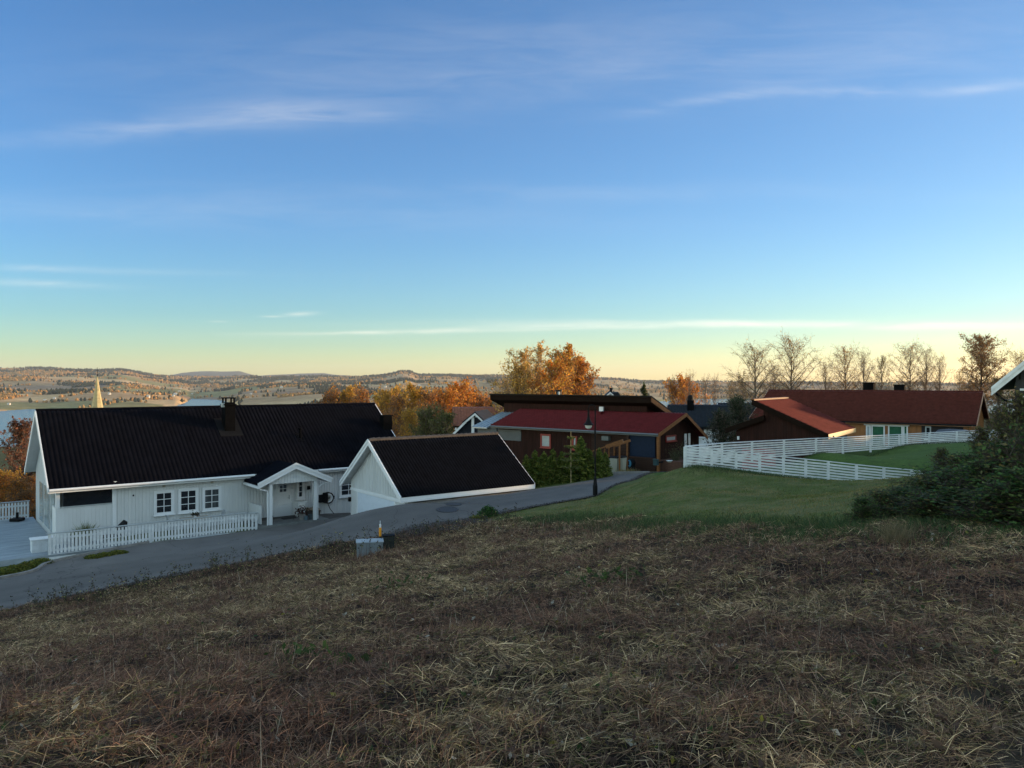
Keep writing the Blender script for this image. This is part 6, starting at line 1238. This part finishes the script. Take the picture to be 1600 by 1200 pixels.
    o = blades_obj('dry_stalks', [blades_arrays(np.stack([X, Y, hgt(X, Y) + .02], 1), rng.uniform(.08, .24, n), rng.uniform(.0022, .0045, n) * (1 + Y / 20), D, rng.uniform(0, .3, n), c)]); tag(o, 'longer broken dry stalks lying and standing in the foreground', 'stalks', kind='stuff')
    # 6 taller weeds along the road edge and field border, with dark seed leaves
    Pn = densify(NEAR)[8:150]; i = rng.integers(0, len(Pn), 520); X = Pn[i, 0] + rng.uniform(.0, 2.4, 520) + .1; Y = Pn[i, 1] - rng.uniform(.3, 3.2, 520); X, Y = keep(X, Y, FIELD); n = len(X); D = rng.normal(size=(n, 3)) * .16; D[:, 2] = 1; D /= np.linalg.norm(D, axis=1)[:, None]; L = rng.uniform(.25, .75, n); B0 = np.stack([X, Y, hgt(X, Y)], 1)
    A1 = blades_arrays(B0, L, np.full(n, .012), D, rng.uniform(0, .1, n), pal_cols([(.09, .06, .045), (.13, .09, .06)], n)); j = rng.integers(0, n, 4200); C = B0[j] + D[j] * (L[j] * rng.uniform(.35, 1.02, 4200))[:, None] + rng.normal(size=(4200, 3)) * .05; lc = pal_cols([(.05, .045, .03), (.07, .05, .04), (.09, .09, .04), (.04, .05, .03)], 4200); lc[rng.random(4200) < .05] = (.35, .32, .10)
    w_ = blades_obj('roadside_weeds', [A1]); tag(w_, 'thin dark weeds standing along the edge of the road', 'weeds', kind='stuff'); leaf_obj('weed_leaves', quads(C, .045), lc, w_)
    # 7 lawn and rough grass
    X, Y = keep(*pts(200000, 10, 36, .8), LAWN); m = np.ones(len(X), bool); n = len(X); b2 = fbm(X * 2.3, Y * 2.3, 21); dryf = sstep(.40, .62, b2 * .6 + .4 * fbm(X * .5, Y * .5, 8)) * .75; c = np.array([.105, .125, .030]) * (1 - dryf[:, None]) + np.array([.24, .185, .08]) * dryf[:, None]; c = c * rng.uniform(.55, 1.35, (n, 1))
    edge = np.zeros(n); D = rng.normal(size=(n, 3)) * .45; D[:, 2] = 1; D /= np.linalg.norm(D, axis=1)[:, None]
    o = blades_obj('lawn_grass', [blades_arrays(np.stack([X, Y, h_all(X, Y) - .01], 1), rng.uniform(.035, .085, n), rng.uniform(.006, .010, n) * (1 + Y / 40), D, rng.uniform(0, .4, n), c)]); tag(o, 'short green lawn grass on the slope before the white fence', 'grass', kind='stuff')
    # 8 long dark green grass between lawn and stubble, and under the fence
    E_ = np.array([np.array(p) for p in LAWN_EDGE]); k = 26000; i = rng.integers(1, len(E_) - 1, k); t = rng.random(k)[:, None]; Q = E_[i] * (1 - t) + E_[i + 1] * t; Q = Q + rng.normal(size=(k, 2)) * np.array([.5, .55]) * (1 + t * .5)
    f = np.array([at(*p)[:2] for p in top1]); i2 = rng.integers(0, len(f) - 1, 9000); t2 = rng.random(9000)[:, None]; Q2 = f[i2] * (1 - t2) + f[i2 + 1] * t2 + np.stack([rng.normal(size=9000) * .3, -np.abs(rng.normal(size=9000)) * .9], 1)
    f3 = np.array([at(*p)[:2] for p in top2]); i3 = rng.integers(0, len(f3) - 1, 7000); t3 = rng.random(7000)[:, None]; Q3 = f3[i3] * (1 - t3) + f3[i3 + 1] * t3 + np.stack([rng.normal(size=7000) * .2, -np.abs(rng.normal(size=7000)) * .35], 1); Q = np.concatenate([Q, Q2, Q3]); n = len(Q); D = rng.normal(size=(n, 3)) * .4; D[:, 2] = .9; D /= np.linalg.norm(D, axis=1)[:, None]; c = pal_cols([(.035, .07, .025), (.05, .09, .03), (.09, .11, .045), (.03, .05, .02)], n)
    o = blades_obj('long_grass', [blades_arrays(np.concatenate([Q, h_all(Q[:, 0], Q[:, 1])[:, None]], 1), rng.uniform(.10, .28, n), rng.uniform(.006, .012, n), D, rng.uniform(.1, .7, n), c)]); tag(o, 'longer dark green grass along the lower border of the lawn', 'grass', kind='stuff')
    k = 9000; t = rng.random(k); a_, b_ = np.array(at(640, 838, 29.6)[:2]), np.array(at(750, 818, 30.4)[:2]); Q = a_ + (b_ - a_) * t[:, None] + rng.normal(size=(k, 2)) * [.35, .42]; Pd = densify(NEAR); i = rng.integers(20, len(Pd) - 2, 9000); Q2 = Pd[i] + np.stack([rng.normal(size=9000) * .1, rng.normal(size=9000) * .12 - .02], 1); Q = np.concatenate([Q, Q2]); n = len(Q)
    tag(leaf_obj('gravel', quads(np.concatenate([Q, (h_all(Q[:, 0], Q[:, 1]) + .045)[:, None]], 1), rng.uniform(.02, .05, n), aspect=1.1), pal_cols([(.09, .085, .09), (.14, .13, .13), (.05, .045, .045)], n), None, grass_m), 'loose grey gravel along the near edge of the asphalt', 'gravel', kind='stuff')
    X = rng.uniform(-16, 22, 2600); Y = rng.uniform(12, 46, 2600); m = in_poly(X, Y, LAWN) | in_poly(X, Y, ROAD); X, Y = X[m], Y[m]; n = len(X)
    V = quads(np.stack([X, Y, h_all(X, Y) + .06], 1), rng.uniform(.03, .055, n)); V[:, :, 2] = V[:, :, 2].mean(1, keepdims=True) + (V[:, :, 2] - V[:, :, 2].mean(1, keepdims=True)) * .3
    tag(leaf_obj('fallen_leaves', V, pal_cols([(.30, .17, .05), (.20, .10, .04), (.33, .25, .08), (.12, .07, .04)], n), None), 'fallen autumn leaves strewn over lawn and road', 'leaves', kind='stuff')
    # stones, grey slabs and litter
    for (u, v, Y, r, lab) in [(1376, 880, 10.2, .09, 'grey rounded stone beside the straw-coloured grass clump'), (1468, 905, 9.3, .06, 'pale stone among the litter at the right'), (1280, 850, 11.5, .06, 'small pale stone right of the lawn border'), (1500, 915, 9.0, .05, 'pale stone right of the leaf pair'), (705, 905, 15, .05, 'small pale stone in the middle of the stubble')]:
        P = at(u, v, Y); b = MB(); g = random.Random(u); b.lathe([(r * .6, -r * .3), (r, .0), (r * .9, r * .35), (r * .45, r * .6), (r * .05, r * .65)], n=9); b.v = [(x * g.uniform(.8, 1.2) * 1.3, y * g.uniform(.8, 1.2), z * g.uniform(.8, 1.2)) for x, y, z in b.v]
        s_ = b.build('stone', concrete, bevel=.01); s_.location = (P.x, Y, float(hgt(np.array([P.x]), np.array([Y]))[0])); tag(s_, lab, 'stone', 'stones in the field')
    for (u, v, Y, lab) in [(476, 1040, 5.9, 'broad-leaved green weed, left of the pair in the foreground'), (533, 1046, 5.8, 'broad-leaved green weed, right of the pair in the foreground'), (1400, 1010, 6.2, 'small green weed in the right foreground'), (960, 900, 11, 'green weed patch in the middle of the slope'), (640, 905, 14, 'grey-green weed patch below the utility cabinet')]:
        x = (u - 800) / FP * Y; e = empty('broadleaf_weed', (x, Y, float(hgt(np.array([x]), np.array([Y]))[0])), 0, lab, 'weed', 'green weeds in the field'); k = 46 if Y < 8 else 160; w_ = .09 if Y < 8 else .3
        C = np.stack([rng.normal(size=k) * w_, rng.normal(size=k) * w_, rng.uniform(.02, .09, k)], 1); leaf_obj('leaves', quads(C, rng.uniform(.03, .07, k)), pal_cols([(.05, .085, .025), (.07, .11, .03), (.04, .06, .02)], k), e)
    P = (1400 - 800) / FP * 10.6; e = empty('grass_clump', (P, 10.6, float(hgt(np.array([P]), np.array([10.6]))[0])), 0, 'tall straw-coloured grass clump below the shrubs', 'grass clump')
    plant_tuft(e, 'blades', (0, 0, 0), 300, .5, .005, [(.24, .18, .10), (.19, .15, .08), (.14, .12, .07)], .12, .35, .45)
meadow()
HAZE = 0.000034
if HAZE:
    m = bpy.data.materials.new('haze_air'); m.use_nodes = True; t = m.node_tree; t.nodes.clear(); v = t.nodes.new('ShaderNodeVolumePrincipled'); v.inputs['Density'].default_value = HAZE; v.inputs['Color'].default_value = (.72, .80, .90, 1); v.inputs['Anisotropy'].default_value = .2
    o_ = t.nodes.new('ShaderNodeOutputMaterial'); t.links.new(v.outputs[0], o_.inputs['Volume'])
    b = MB(); b.box(-21000, 23000, -400, 16500, -86, 330); h = b.build('haze', m); tag(h, 'thin pale haze over the lake and the far hills', 'haze', kind='stuff')
